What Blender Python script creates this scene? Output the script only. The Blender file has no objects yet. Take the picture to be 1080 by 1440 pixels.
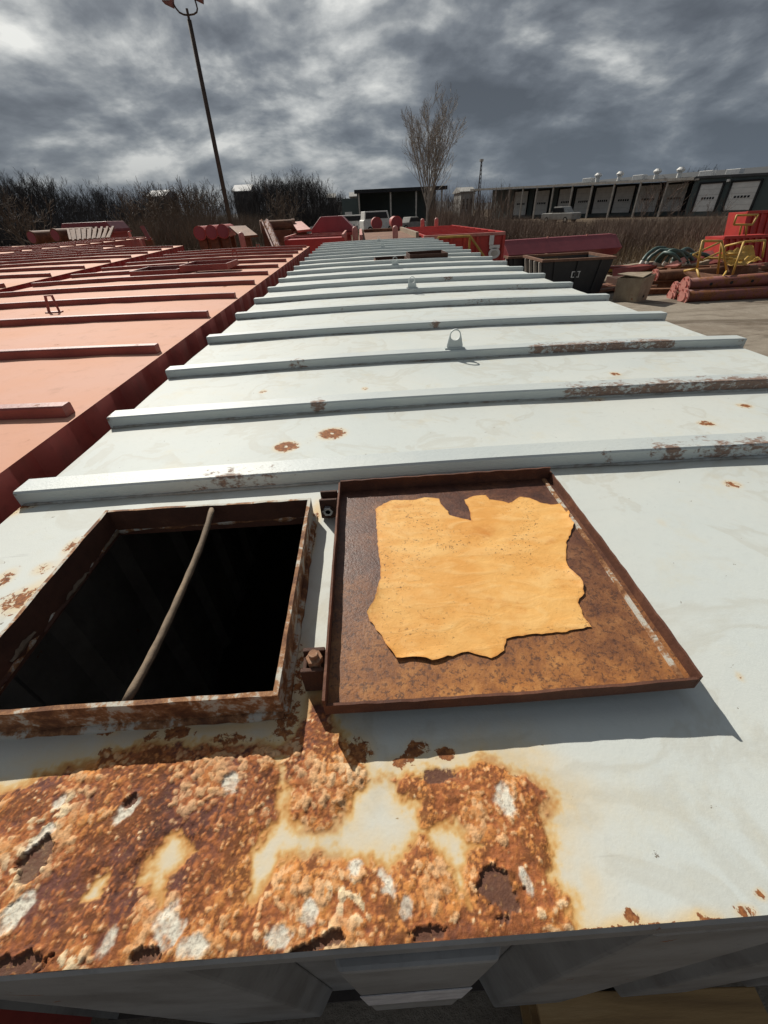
import bpy, bmesh, math, random
import numpy as np
from mathutils import Vector, Matrix, Quaternion

# ------------------------------------------------------------------ camera
scn = bpy.context.scene
ZR = 1.60                                   # height of the tank roofs above the yard
FPX, PITCH, YAW, ROLL, HC = 562.25, 0.6427, 0.0204, -0.0481, 0.5236
CAM = Vector((0, 0, ZR + HC))
_fw = Vector((math.sin(YAW)*math.cos(PITCH), math.cos(YAW)*math.cos(PITCH), -math.sin(PITCH)))
_rt0 = Vector((math.cos(YAW), -math.sin(YAW), 0)); _up0 = _rt0.cross(_fw)
_rt = _rt0*math.cos(ROLL) + _up0*math.sin(ROLL); _up = -_rt0*math.sin(ROLL) + _up0*math.cos(ROLL)
cd = bpy.data.cameras.new('camera'); cam = bpy.data.objects.new('camera', cd)
scn.collection.objects.link(cam)
cam.matrix_world = Matrix(((_rt.x, _up.x, -_fw.x, CAM.x), (_rt.y, _up.y, -_fw.y, CAM.y), (_rt.z, _up.z, -_fw.z, CAM.z), (0, 0, 0, 1)))
cd.sensor_fit = 'HORIZONTAL'; cd.sensor_width = 36; cd.lens = FPX/1080*36
cd.clip_start = 0.02; cd.clip_end = 4000
scn.camera = cam

def at(px, py, Y):                          # world point on the sight line at distance Y
    d = _fw + _rt*((px-540)/FPX) - _up*((py-720)/FPX)
    return CAM + d*(Y/d.y)
def atz(px, py, z):
    d = _fw + _rt*((px-540)/FPX) - _up*((py-720)/FPX)
    return CAM + d*((z-CAM.z)/d.z)

# ------------------------------------------------------------------ light
SUN_AZ = Vector((-0.49, 0.872, 0)); SUN_EL = math.radians(38)
sdir = Vector((SUN_AZ.x*math.cos(SUN_EL), SUN_AZ.y*math.cos(SUN_EL), math.sin(SUN_EL))).normalized()
sl = bpy.data.lights.new('sun', 'SUN'); so = bpy.data.objects.new('sun', sl); scn.collection.objects.link(so)
sl.energy = 4.75; sl.angle = math.radians(0.55); sl.color = (1.0, 0.94, 0.84)
so.rotation_euler = sdir.to_track_quat('Z', 'Y').to_euler()
so.location = (-20, 30, 40)

world = bpy.data.worlds.new('World'); scn.world = world; world.use_nodes = True
wn = world.node_tree.nodes; wl = world.node_tree.links; wn.clear()
def WN(t, **k):
    n = wn.new(t)
    for a, b in k.items(): setattr(n, a, b)
    return n
def wmath(op, a, b=None, clamp=False):
    n = WN('ShaderNodeMath', operation=op, use_clamp=clamp)
    for i, v in enumerate((a, b)):
        if v is None: continue
        if isinstance(v, (int, float)): n.inputs[i].default_value = v
        else: wl.new(v, n.inputs[i])
    return n.outputs[0]
out = WN('ShaderNodeOutputWorld'); tc = WN('ShaderNodeTexCoord'); sep = WN('ShaderNodeSeparateXYZ')
wl.new(tc.outputs['Generated'], sep.inputs[0])
zc = wmath('ADD', wmath('MAXIMUM', sep.outputs[2], 0.0), 0.32)
comb = WN('ShaderNodeCombineXYZ')
wl.new(wmath('DIVIDE', sep.outputs[0], zc), comb.inputs[0]); wl.new(wmath('DIVIDE', sep.outputs[1], zc), comb.inputs[1])
def wnoise(scale, detail, rough, dist, seed, off):
    n = WN('ShaderNodeTexNoise'); mp = WN('ShaderNodeMapping'); mp.inputs['Location'].default_value = (seed*3.1+off[0], seed*1.7+off[1], seed)
    wl.new(comb.outputs[0], mp.inputs[0]); wl.new(mp.outputs[0], n.inputs['Vector'])
    n.inputs['Scale'].default_value = scale; n.inputs['Detail'].default_value = detail
    n.inputs['Roughness'].default_value = rough; n.inputs['Distortion'].default_value = dist
    return n.outputs[0]
def cloud(off):
    a = wnoise(0.8, 2, 0.45, 0.0, 4.7, off); b = wnoise(2.0, 10, 0.54, 0.14, 8.1, off)
    return wmath('ADD', wmath('MULTIPLY', a, 0.62), wmath('MULTIPLY', b, 0.78))
dens = cloud((0, 0)); dens2 = cloud((SUN_AZ.x*0.10, SUN_AZ.y*0.10))
relief = wmath('MULTIPLY', wmath('SUBTRACT', dens, dens2), 1.7)       # cloud flanks turned to the sun are lit
# thin cloud glows towards the sun
dot = WN('ShaderNodeVectorMath', operation='DOT_PRODUCT'); wl.new(tc.outputs['Generated'], dot.inputs[0]); dot.inputs[1].default_value = sdir
glow = wmath('POWER', wmath('MAXIMUM', dot.outputs['Value'], 0.0), 3.0)
light = wmath('ADD', wmath('SUBTRACT', wmath('ADD', 0.988, wmath('MULTIPLY', glow, 0.22)), dens), relief)
ramp = WN('ShaderNodeValToRGB'); wl.new(light, ramp.inputs[0])
e = ramp.color_ramp.elements
e[0].position = 0.20; e[0].color = (0.082, 0.092, 0.108, 1)
e[1].position = 0.60; e[1].color = (0.88, 0.88, 0.84, 1)
for p, c in ((0.31, (0.125, 0.140, 0.162)), (0.39, (0.195, 0.215, 0.240)), (0.45, (0.31, 0.33, 0.345)), (0.52, (0.55, 0.565, 0.56))):
    x = e.new(p); x.color = (*c, 1)
# blue-grey rain haze towards the horizon
hz = wmath('POWER', wmath('SUBTRACT', 1.0, wmath('MINIMUM', wmath('MAXIMUM', wmath('MULTIPLY', sep.outputs[2], 3.6), 0.0), 1.0)), 2.2)
mixh = WN('ShaderNodeMixRGB'); wl.new(wmath('MULTIPLY', hz, 0.85), mixh.inputs[0]); wl.new(ramp.outputs[0], mixh.inputs[1]); mixh.inputs[2].default_value = (0.118, 0.152, 0.20, 1)
sky = WN('ShaderNodeTexSky', sky_type='NISHITA'); sky.sun_disc = False; sky.sun_elevation = SUN_EL; sky.sun_rotation = math.atan2(SUN_AZ.x, SUN_AZ.y)
bg1 = WN('ShaderNodeBackground'); wl.new(sky.outputs[0], bg1.inputs[0]); bg1.inputs[1].default_value = 0.05
bg2 = WN('ShaderNodeBackground'); wl.new(mixh.outputs[0], bg2.inputs[0]); bg2.inputs[1].default_value = 1.0
ms = WN('ShaderNodeMixShader'); ms.inputs[0].default_value = 0.94
wl.new(bg1.outputs[0], ms.inputs[1]); wl.new(bg2.outputs[0], ms.inputs[2]); wl.new(ms.outputs[0], out.inputs[0])

scn.view_settings.view_transform = 'Standard'; scn.view_settings.look = 'None'
scn.view_settings.exposure = 0.0; scn.view_settings.gamma = 1.0; scn.view_settings.use_curve_mapping = False

# ------------------------------------------------------------------ helpers
COL = scn.collection
def link(o, parent=None):
    COL.objects.link(o)
    if parent is not None: o.parent = parent
    return o
def thing(name, label, cat, loc=(0, 0, 0), rz=0.0, group=None):
    o = bpy.data.objects.new(name, None); o.location = loc; o.rotation_euler = (0, 0, rz); o.empty_display_size = 0.2
    link(o); return tag(o, label, cat, group)
def tag(o, label, cat, group=None, kind=None):
    if label: o['label'] = label
    if cat: o['category'] = cat
    if group: o['group'] = group
    if kind: o['kind'] = kind
    return o
def copy_tree(o, parent=None):
    c = o.copy(); COL.objects.link(c); c.parent = parent
    for ch in list(o.children): copy_tree(ch, c)
    return c

class MB:
    def __init__(s): s.v = []; s.f = []
    def add(s, vs, fs):
        b = len(s.v); s.v += [tuple(v) for v in vs]; s.f += [tuple(i+b for i in f) for f in fs]; return s
    def box(s, x0, x1, y0, y1, z0, z1):
        return s.add([(x0,y0,z0),(x1,y0,z0),(x1,y1,z0),(x0,y1,z0),(x0,y0,z1),(x1,y0,z1),(x1,y1,z1),(x0,y1,z1)],
                     [(0,3,2,1),(4,5,6,7),(0,1,5,4),(1,2,6,5),(2,3,7,6),(3,0,4,7)])
    def beam(s, a, b, w, h, upv=(0, 0, 1)):     # box along a line
        a = Vector(a); b = Vector(b); d = (b-a).normalized(); u = Vector(upv)
        if abs(d.dot(u)) > 0.98: u = Vector((0, 1, 0))
        r = d.cross(u).normalized()*(w/2); u = r.cross(d).normalized()*(h/2)
        P = [a-r-u, a+r-u, a+r+u, a-r+u, b-r-u, b+r-u, b+r+u, b-r+u]
        return s.add(P, [(0,1,2,3),(7,6,5,4),(0,4,5,1),(1,5,6,2),(2,6,7,3),(3,7,4,0)])
    def tube(s, pts, rad, n=8, cap=True):
        pts = [Vector(p) for p in pts]; m = len(pts)
        if not hasattr(rad, '__len__'): rad = [rad]*m
        b = len(s.v); u = None
        for i, p in enumerate(pts):
            d = (pts[min(i+1, m-1)]-pts[max(i-1, 0)]).normalized()
            if u is None: u = d.orthogonal().normalized()
            u = (u - d*u.dot(d)).normalized(); w = d.cross(u)
            for k in range(n):
                t = 2*math.pi*k/n; s.v.append(tuple(p + (u*math.cos(t)+w*math.sin(t))*rad[i]))
        for i in range(m-1):
            for k in range(n):
                k2 = (k+1) % n; s.f.append((b+i*n+k, b+i*n+k2, b+(i+1)*n+k2, b+(i+1)*n+k))
        if cap:
            s.f.append(tuple(b+k for k in range(n))[::-1]); s.f.append(tuple(b+(m-1)*n+k for k in range(n)))
        return s
    def prism(s, poly, axis, a, b):             # poly of 2D points extruded along an axis
        def P(p, t):
            return {'x': (t, p[0], p[1]), 'y': (p[0], t, p[1]), 'z': (p[0], p[1], t)}[axis]
        n = len(poly)
        vs = [P(p, a) for p in poly] + [P(p, b) for p in poly]
        fs = [tuple(range(n)), tuple(range(2*n-1, n-1, -1))] + [(i, n+i, n+(i+1) % n, (i+1) % n) for i in range(n)]
        return s.add(vs, fs)
    def build(s, name, mat, parent=None, smooth=False, bevel=0.0, loc=None, label=None):
        me = bpy.data.meshes.new(name); me.from_pydata(s.v, [], s.f); me.update()
        bm = bmesh.new(); bm.from_mesh(me)
        bmesh.ops.recalc_face_normals(bm, faces=bm.faces)
        if bevel > 0:
            ed = [e for e in bm.edges if len(e.link_faces) == 2 and e.calc_face_angle(0) > 0.6]
            bmesh.ops.bevel(bm, geom=ed, offset=bevel, segments=2, profile=0.5, affect='EDGES')
        bm.to_mesh(me); bm.free()
        if smooth:
            me.polygons.foreach_set('use_smooth', [True]*len(me.polygons))
        me.materials.append(mat)
        o = bpy.data.objects.new(name, me); link(o, parent)
        if loc is not None: o.location = loc
        if label: o['label'] = label
        return o

# ------------------------------------------------------------------ materials
class NT:
    def __init__(s, name):
        s.m = bpy.data.materials.new(name); s.m.use_nodes = True; s.t = s.m.node_tree; s.n = s.t.nodes; s.l = s.t.links
        s.b = s.n['Principled BSDF']; s.tc = s.n.new('ShaderNodeTexCoord'); s.vec = s.tc.outputs['Object']
    def put(s, sock, v):
        if isinstance(v, (int, float)): sock.default_value = v
        elif isinstance(v, tuple): sock.default_value = v if len(v) == 4 else (*v, 1)
        else: s.l.new(v, sock)
    def noise(s, scale, detail=5, rough=0.6, dist=0.0, vec=None, off=(0, 0, 0), sc=(1, 1, 1)):
        n = s.n.new('ShaderNodeTexNoise'); mp = s.n.new('ShaderNodeMapping'); mp.inputs['Location'].default_value = off; mp.inputs['Scale'].default_value = sc
        s.l.new(vec or s.vec, mp.inputs[0]); s.l.new(mp.outputs[0], n.inputs['Vector'])
        n.inputs['Scale'].default_value = scale; n.inputs['Detail'].default_value = detail; n.inputs['Roughness'].default_value = rough; n.inputs['Distortion'].default_value = dist
        return n.outputs[0]
    def voro(s, scale, feature='F1', off=(0, 0, 0)):
        n = s.n.new('ShaderNodeTexVoronoi'); n.feature = feature; mp = s.n.new('ShaderNodeMapping'); mp.inputs['Location'].default_value = off
        s.l.new(s.vec, mp.inputs[0]); s.l.new(mp.outputs[0], n.inputs['Vector']); n.inputs['Scale'].default_value = scale
        return n.outputs[0]
    def math(s, op, a, b=0.0, clamp=False):
        n = s.n.new('ShaderNodeMath'); n.operation = op; n.use_clamp = clamp; s.put(n.inputs[0], a); s.put(n.inputs[1], b); return n.outputs[0]
    def step(s, v, a, b):                       # smooth ramp from a to b
        n = s.n.new('ShaderNodeMapRange'); n.interpolation_type = 'SMOOTHSTEP'
        s.put(n.inputs['Value'], v); n.inputs['From Min'].default_value = a; n.inputs['From Max'].default_value = b; return n.outputs[0]
    def mix(s, fac, a, b, mode='MIX'):
        n = s.n.new('ShaderNodeMixRGB'); n.blend_type = mode; s.put(n.inputs[0], fac); s.put(n.inputs[1], a); s.put(n.inputs[2], b); return n.outputs[0]
    def ramp(s, v, stops):
        n = s.n.new('ShaderNodeValToRGB'); s.l.new(v, n.inputs[0]); e = n.color_ramp.elements
        e[0].position, e[0].color = stops[0][0], (*stops[0][1], 1); e[1].position, e[1].color = stops[-1][0], (*stops[-1][1], 1)
        for p, c in stops[1:-1]: x = e.new(p); x.color = (*c, 1)
        return n.outputs[0]
    def attr(s, name):
        n = s.n.new('ShaderNodeAttribute'); n.attribute_name = name; return n
    def bump(s, h, strength, dist):
        n = s.n.new('ShaderNodeBump'); n.inputs['Strength'].default_value = strength; n.inputs['Distance'].default_value = dist; s.l.new(h, n.inputs['Height'])
        s.l.new(n.outputs[0], s.b.inputs['Normal'])
    def done(s, col, rough, metal=0.0, spec=0.5):
        s.put(s.b.inputs['Base Color'], col); s.put(s.b.inputs['Roughness'], rough); s.put(s.b.inputs['Metallic'], metal); s.b.inputs['Specular IOR Level'].default_value = spec
        return s.m
RUST_A, RUST_B, RUST_C = (0.10, 0.040, 0.022), (0.26, 0.095, 0.033), (0.46, 0.20, 0.065)

def paint(name, col, col2=None, rough=0.45, rust=0.0, scale=4.0, bump=0.15, streak=0.0, spec=0.5):
    t = NT(name); col2 = col2 or tuple(c*0.72 for c in col)
    n1 = t.noise(scale, 6, 0.62); n2 = t.noise(scale*9, 5, 0.65, off=(3, 1, 7))
    c = t.mix(t.step(n1, 0.35, 0.7), col, col2)
    c = t.mix(t.math('MULTIPLY', t.step(n2, 0.52, 0.75), 0.35), c, tuple(x*0.55 for x in col2))
    if streak > 0:
        st = t.noise(scale*3, 4, 0.6, off=(5, 5, 5), sc=(1, 1, 0.08))
        c = t.mix(t.math('MULTIPLY', t.step(st, 0.5, 0.72), streak), c, (0.13, 0.07, 0.045))
    r = rough
    if rust > 0:
        nr = t.noise(scale*2.2, 8, 0.68, 0.4, off=(9, 2, 4)); k = t.step(nr, 0.70-rust*0.32, 0.74-rust*0.32)
        rc = t.ramp(t.noise(scale*14, 6, 0.7, off=(2, 8, 1)), [(0.3, RUST_A), (0.55, RUST_B), (0.75, RUST_C)])
        c = t.mix(k, c, rc); r = t.math('ADD', rough, t.math('MULTIPLY', k, 0.9-rough))
    t.bump(t.math('ADD', n2, t.math('MULTIPLY', n1, 0.5)), bump, 0.01)
    return t.done(c, r, spec=spec)

def rusty(name, stops, scale=20.0, rough=0.75, bump=0.4, dist=0.004, spec=0.35):
    t = NT(name); n = t.noise(scale, 9, 0.68, 0.3); n2 = t.noise(scale*0.22, 4, 0.6, off=(4, 4, 2)); n3 = t.noise(scale*6, 6, 0.7, off=(1, 5, 2))
    v = t.math('ADD', t.math('MULTIPLY', n, 0.55), t.math('ADD', t.math('MULTIPLY', n2, 0.35), t.math('MULTIPLY', n3, 0.12)))
    t.bump(t.math('ADD', n, t.math('MULTIPLY', n3, 0.6)), bump, dist)
    return t.done(t.ramp(v, stops), t.math('ADD', rough-0.2, t.math('MULTIPLY', n3, 0.4)), spec=spec)

def plain(name, col, rough=0.6, var=0.25, scale=6.0, metal=0.0, bump=0.1):
    t = NT(name); n = t.noise(scale, 6, 0.65); n2 = t.noise(scale*8, 4, 0.6, off=(2, 7, 3))
    c = t.mix(t.step(n, 0.3, 0.72), tuple(x*(1+var) for x in col), tuple(x*(1-var) for x in col))
    c = t.mix(t.math('MULTIPLY', t.step(n2, 0.55, 0.8), 0.3), c, tuple(x*0.5 for x in col))
    t.bump(n2, bump, 0.01); return t.done(c, rough, metal)

M = {}
GREY = (0.565, 0.61, 0.595)
def grey_roof():
    t = NT('grey_roof_paint')
    n1 = t.noise(2.2, 5, 0.6); n2 = t.noise(60, 5, 0.65, off=(3, 1, 7)); n3 = t.noise(9, 6, 0.65, off=(7, 7, 1)); n4 = t.noise(300, 3, 0.6)
    c = t.mix(t.step(n1, 0.3, 0.7), GREY, (0.61, 0.635, 0.60))
    c = t.mix(t.math('MULTIPLY', t.step(n3, 0.52, 0.75), 0.42), c, (0.60, 0.565, 0.44))
    c = t.mix(t.math('MULTIPLY', t.step(n2, 0.5, 0.8), 0.22), c, (0.42, 0.45, 0.44))
    # small dirt specks with sharp edges
    sp = t.noise(42, 4, 0.75, 0.6, off=(11, 3, 5)); c = t.mix(t.math('MULTIPLY', t.step(sp, 0.695, 0.712), 0.85), c, (0.12, 0.085, 0.055))
    sc = t.noise(26, 3, 0.6, 0.0, off=(1, 9, 5), sc=(0.12, 1.6, 1)); c = t.mix(t.math('MULTIPLY', t.step(sc, 0.70, 0.73), 0.30), c, (0.34, 0.35, 0.34))
    halo = t.attr('halo').outputs['Fac']; hn = t.math('MULTIPLY', halo, t.math('ADD', 0.45, t.math('MULTIPLY', n3, 1.1)), True)
    c = t.mix(t.step(hn, 0.02, 0.75), c, (0.70, 0.50, 0.22))
    c = t.mix(t.step(hn, 0.42, 1.0), c, (0.52, 0.25, 0.07))
    dt = t.math('MULTIPLY', t.attr('dirt').outputs['Fac'], t.math('ADD', 0.25, t.math('MULTIPLY', t.noise(22, 6, 0.7, 0.4, off=(1, 4, 4), sc=(1, 0.35, 1)), 1.0)), True)
    c = t.mix(t.math('MULTIPLY', dt, 0.75), c, (0.30, 0.24, 0.16))
    pud = t.noise(5.5, 5, 0.55, 0.8, off=(12, 5, 3)); ring = t.math('MULTIPLY', t.step(pud, 0.52, 0.56), t.math('SUBTRACT', 1.0, t.step(pud, 0.56, 0.64)))
    c = t.mix(t.math('MULTIPLY', ring, 0.22), c, (0.40, 0.36, 0.27))
    # small rust spots (field plus torn-edged noise)
    spot = t.attr('spot').outputs['Fac']; sn = t.noise(70, 7, 0.72, 0.5, off=(5, 2, 2))
    sv = t.math('ADD', t.math('MULTIPLY', spot, 0.85), t.math('MULTIPLY', t.math('SUBTRACT', sn, 0.5), 2.6)); sk = t.math('MULTIPLY', t.step(sv, 0.52, 0.62), t.step(spot, 0.05, 0.25))
    sh = t.math('MULTIPLY', t.step(spot, 0.02, 0.7), 0.55)
    c = t.mix(sh, c, (0.66, 0.50, 0.27))
    c = t.mix(sk, c, t.ramp(t.noise(150, 5, 0.7, off=(2, 2, 9)), [(0.32, RUST_A), (0.52, RUST_B), (0.7, RUST_C)]))
    # blistered rust field
    rm = t.attr('rust').outputs['Fac']; rc = t.attr('rustcol').outputs['Color']
    rc = t.mix(t.math('MULTIPLY', t.step(n4, 0.45, 0.70), 0.45), rc, RUST_A)
    rc = t.mix(t.math('MULTIPLY', t.step(t.noise(180, 4, 0.7, off=(6, 1, 1)), 0.55, 0.75), 0.45), rc, (0.60, 0.33, 0.12))
    c = t.mix(rm, c, rc)
    t.bump(t.math('ADD', t.math('MULTIPLY', n2, 0.35), t.math('MULTIPLY', n4, t.math('ADD', 0.18, t.math('MULTIPLY', rm, 2.6)))), 0.18, 0.006)
    k = t.math('MAXIMUM', rm, sk)
    return t.done(c, t.math('ADD', 0.64, t.math('MULTIPLY', k, 0.14)), spec=0.28)
def grey_rib():
    t = NT('grey_rib_paint'); n1 = t.noise(5, 6, 0.6); n2 = t.noise(85, 7, 0.72, 0.4, off=(3, 3, 1), sc=(.6, 1, 1)); n3 = t.noise(150, 4, 0.7)
    c = t.mix(t.step(n1, 0.3, 0.7), (0.50, 0.55, 0.55), (0.56, 0.60, 0.58)); a = t.attr('spot').outputs['Fac']
    c = t.mix(t.math('MULTIPLY', t.step(n2, 0.55, 0.8), 0.3), c, (0.30, 0.31, 0.29))
    k = t.step(t.math('ADD', t.math('MULTIPLY', a, 1.0), t.math('ADD', t.math('MULTIPLY', t.math('SUBTRACT', n2, 0.5), 2.4), t.math('MULTIPLY', t.math('SUBTRACT', t.noise(14, 4, 0.6, off=(6, 6, 6)), 0.5), 1.6))), 0.50, 0.85); k = t.math('MULTIPLY', k, t.math('MULTIPLY', t.step(a, 0.03, 0.2), 0.85))
    k2 = t.step(t.noise(28, 8, 0.75, 0.6, off=(8, 1, 3)), 0.70, 0.73); k = t.math('MAXIMUM', k, t.math('MULTIPLY', k2, 0.9))
    c = t.mix(k, c, t.ramp(n3, [(0.3, (0.10, 0.048, 0.03)), (0.55, (0.20, 0.09, 0.045)), (0.75, (0.34, 0.17, 0.08))]))
    t.bump(t.math('ADD', n3, n2), 0.2, 0.005); return t.done(c, t.math('ADD', 0.5, t.math('MULTIPLY', k, 0.3)))
M['grey_roof'] = grey_roof(); M['grey_rib'] = grey_rib()
M['grey_wall'] = paint('grey_wall_paint', (0.30, 0.295, 0.285), (0.19, 0.18, 0.17), 0.5, rust=0.1, scale=5)
M['coaming'] = rusty('rusted_coaming', [(0.34, (0.06, 0.026, 0.016)), (0.45, (0.15, 0.06, 0.026)), (0.51, (0.33, 0.16, 0.07)), (0.545, (0.50, 0.47, 0.40)), (0.70, (0.52, 0.54, 0.51))], 30)
M['weld'] = rusty('painted_weld', [(0.36, (0.14, 0.08, 0.05)), (0.46, (0.30, 0.29, 0.26)), (0.6, (0.46, 0.49, 0.48))], 24)
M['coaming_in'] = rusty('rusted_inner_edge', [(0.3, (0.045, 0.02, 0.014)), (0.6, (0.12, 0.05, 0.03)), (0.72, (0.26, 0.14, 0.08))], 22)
def lid_mat():
    t = NT('lid_rust'); n = t.noise(30, 8, 0.7, 0.3); n2 = t.noise(7, 4, 0.6, off=(4, 4, 2)); v = t.voro(190); n3 = t.noise(260, 4, 0.7)
    front = t.attr('front').outputs['Fac']      # the end by the hinge bolt is brighter, drier rust
    w = t.math('ADD', front, t.math('MULTIPLY', t.math('SUBTRACT', n2, 0.5), 1.3), True)
    dark = t.ramp(n, [(0.3, (0.06, 0.026, 0.02)), (0.55, (0.115, 0.047, 0.03)), (0.72, (0.19, 0.085, 0.05))])
    bright = t.ramp(n, [(0.28, (0.17, 0.06, 0.022)), (0.5, (0.40, 0.155, 0.036)), (0.72, (0.58, 0.27, 0.075))])
    c = t.mix(w, dark, bright)
    sp = t.math('MULTIPLY', t.step(t.noise(150, 6, 0.72, 0.3, off=(2, 1, 8)), 0.50, 0.60), 0.72); c = t.mix(sp, c, (0.055, 0.024, 0.016))
    t.bump(t.math('ADD', n3, n), 0.3, 0.003); return t.done(c, t.math('ADD', 0.42, t.math('MULTIPLY', w, 0.3)), spec=0.45)
M['lid'] = lid_mat()
M['lid_rim'] = rusty('lid_rim_rust', [(0.3, (0.055, 0.024, 0.018)), (0.55, (0.13, 0.052, 0.03)), (0.70, (0.25, 0.11, 0.06)), (0.78, (0.50, 0.46, 0.40))], 30)
def lining_mat():
    t = NT('ochre_lining'); n = t.noise(9, 6, 0.6, 0.5); n2 = t.noise(60, 6, 0.7); wv = t.noise(16, 4, 0.55, 1.2, off=(3, 3, 3), sc=(1, 2.4, 1))
    c = t.mix(t.step(n, 0.3, 0.7), (0.80, 0.455, 0.145), (0.70, 0.335, 0.08))
    c = t.mix(t.math('MULTIPLY', t.step(wv, 0.45, 0.7), 0.42), c, (0.86, 0.57, 0.24))
    gate = t.step(t.noise(6.5, 3, 0.6, off=(1, 8, 8)), 0.46, 0.64)
    sp = t.math('MULTIPLY', t.step(t.noise(210, 5, 0.72, 0.2, off=(2, 1, 8)), 0.57, 0.63), gate); c = t.mix(sp, c, (0.11, 0.045, 0.02))
    sp2 = t.step(t.noise(95, 4, 0.75, 0.1, off=(7, 7, 2)), 0.735, 0.755); c = t.mix(sp2, c, (0.10, 0.04, 0.02))
    c = t.mix(t.math('MULTIPLY', t.step(n2, 0.55, 0.75), 0.3), c, (0.50, 0.20, 0.04))
    stn = t.step(t.noise(13, 6, 0.65, 0.6, off=(9, 3, 3)), 0.56, 0.74); c = t.mix(t.math('MULTIPLY', stn, 0.75), c, (0.56, 0.21, 0.035))
    ed = t.attr('edge').outputs['Fac']; c = t.mix(t.math('MULTIPLY', t.step(t.math('ADD', ed, t.math('SUBTRACT', n2, 0.5)), 0.60, 1.1), 0.55), c, (0.50, 0.18, 0.04))
    t.bump(t.math('ADD', t.math('MULTIPLY', wv, 1.2), t.math('MULTIPLY', n2, 0.9)), 0.35, 0.003); return t.done(c, 0.62, spec=0.3)
M['lining'] = lining_mat()
M['rod'] = rusty('rod_rust', [(0.35, (0.10, 0.07, 0.048)), (0.55, (0.21, 0.155, 0.105)), (0.7, (0.30, 0.21, 0.13))], 60, bump=0.6, dist=0.002)
M['bolt'] = plain('zinc_bolt', (0.34, 0.35, 0.36), 0.4, 0.3, 40, 0.7)
M['bolt_rust'] = rusty('bolt_rust', [(0.3, (0.10, 0.05, 0.03)), (0.55, (0.30, 0.15, 0.08)), (0.7, (0.5, 0.38, 0.28))], 60)
M['bracket'] = rusty('bracket_rust', [(0.3, (0.035, 0.018, 0.014)), (0.6, (0.09, 0.04, 0.025)), (0.75, (0.2, 0.09, 0.05))], 50)
M['flake'] = rusty('paint_flake', [(0.3, (0.20, 0.085, 0.04)), (0.5, (0.48, 0.30, 0.14)), (0.62, (0.62, 0.54, 0.38))], 90, bump=0.2, dist=0.002)
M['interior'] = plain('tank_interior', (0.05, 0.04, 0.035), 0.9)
M['sticker'] = paint('worn_sticker', (0.62, 0.60, 0.60), (0.42, 0.40, 0.41), 0.6, scale=30)
M['red_roof'] = paint('faded_red_roof', (0.64, 0.355, 0.265), (0.64, 0.32, 0.205), 0.74, rust=0.17, scale=1.6, bump=0.12, spec=0.2)
M['red_rib'] = paint('red_rib_paint', (0.30, 0.075, 0.06), (0.21, 0.045, 0.038), 0.5, rust=0.22, scale=6)
M['red_side'] = paint('red_side_paint', (0.44, 0.075, 0.06), (0.32, 0.052, 0.045), 0.5, rust=0.10, scale=3, streak=0.3)
M['bright_red'] = paint('bright_red_paint', (0.50, 0.045, 0.035), (0.40, 0.035, 0.03), 0.45, rust=0.05, scale=3, streak=0.2)
M['maroon'] = paint('maroon_paint', (0.30, 0.065, 0.075), (0.24, 0.05, 0.06), 0.42, rust=0.04, scale=2.5)
M['pink'] = paint('faded_pink_paint', (0.56, 0.24, 0.20), (0.44, 0.16, 0.13), 0.55, rust=0.12, scale=8)
M['rust_pile'] = rusty('scrap_rust', [(0.32, (0.06, 0.028, 0.02)), (0.5, (0.17, 0.075, 0.04)), (0.7, (0.34, 0.18, 0.10))], 6)
M['pipe_red'] = paint('old_red_pipe_paint', (0.25, 0.075, 0.062), (0.17, 0.06, 0.045), 0.6, rust=0.62, scale=3, streak=0.3)
M['tan'] = paint('tan_metal', (0.34, 0.28, 0.20), (0.25, 0.19, 0.13), 0.65, rust=0.25, scale=4, streak=0.3)
M['black'] = paint('black_bin_paint', (0.022, 0.024, 0.028), (0.035, 0.036, 0.038), 0.5, rust=0.05, scale=3)
M['rim'] = rusty('bin_rim_rust', [(0.3, (0.10, 0.05, 0.035)), (0.6, (0.24, 0.13, 0.085)), (0.75, (0.36, 0.2, 0.13))], 8)
M['yellow'] = paint('yellow_paint', (0.55, 0.35, 0.07), (0.42, 0.25, 0.06), 0.55, rust=0.25, scale=6)
M['hose'] = plain('green_hose', (0.045, 0.085, 0.075), 0.5, 0.5, 3)
M['white'] = plain('white_paint', (0.74, 0.73, 0.70), 0.5, 0.12, 5)
M['wood'] = (lambda t: (t.bump(t.noise(30, 6, 0.6, sc=(0.15, 1, 1)), 0.3, 0.01), t.done(t.ramp(t.noise(9, 7, 0.65, 0.6, sc=(0.12, 1.3, 1.3)), [(0.3, (0.16, 0.09, 0.04)), (0.55, (0.42, 0.26, 0.11)), (0.75, (0.55, 0.37, 0.18))]), 0.75))[1])(NT('pallet_wood'))
M['concrete'] = plain('concrete', (0.30, 0.295, 0.28), 0.85, 0.18, 2.0)
M['galv'] = plain('pale_post', (0.50, 0.47, 0.42), 0.6, 0.2, 2)
M['green_clad'] = (lambda t: (t.bump((lambda w: (setattr(w, 'bands_direction', 'X'), w.inputs['Scale'].__setattr__('default_value', 3.0), t.l.new(t.vec, w.inputs['Vector']), w.outputs[0])[3])(t.n.new('ShaderNodeTexWave')), 0.6, 0.08), t.done(t.mix(t.noise(0.6, 4), (0.075, 0.10, 0.10), (0.10, 0.135, 0.13)), 0.5))[1])(NT('dark_green_cladding'))
M['door'] = plain('grey_dock_door', (0.74, 0.74, 0.71), 0.55, 0.10, 1.2)
M['door_light'] = plain('pale_dock_door', (0.78, 0.78, 0.74), 0.55, 0.08, 1.2)
M['dark_roof'] = plain('dark_metal_roof', (0.06, 0.064, 0.068), 0.8, 0.2, 0.8)
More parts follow.
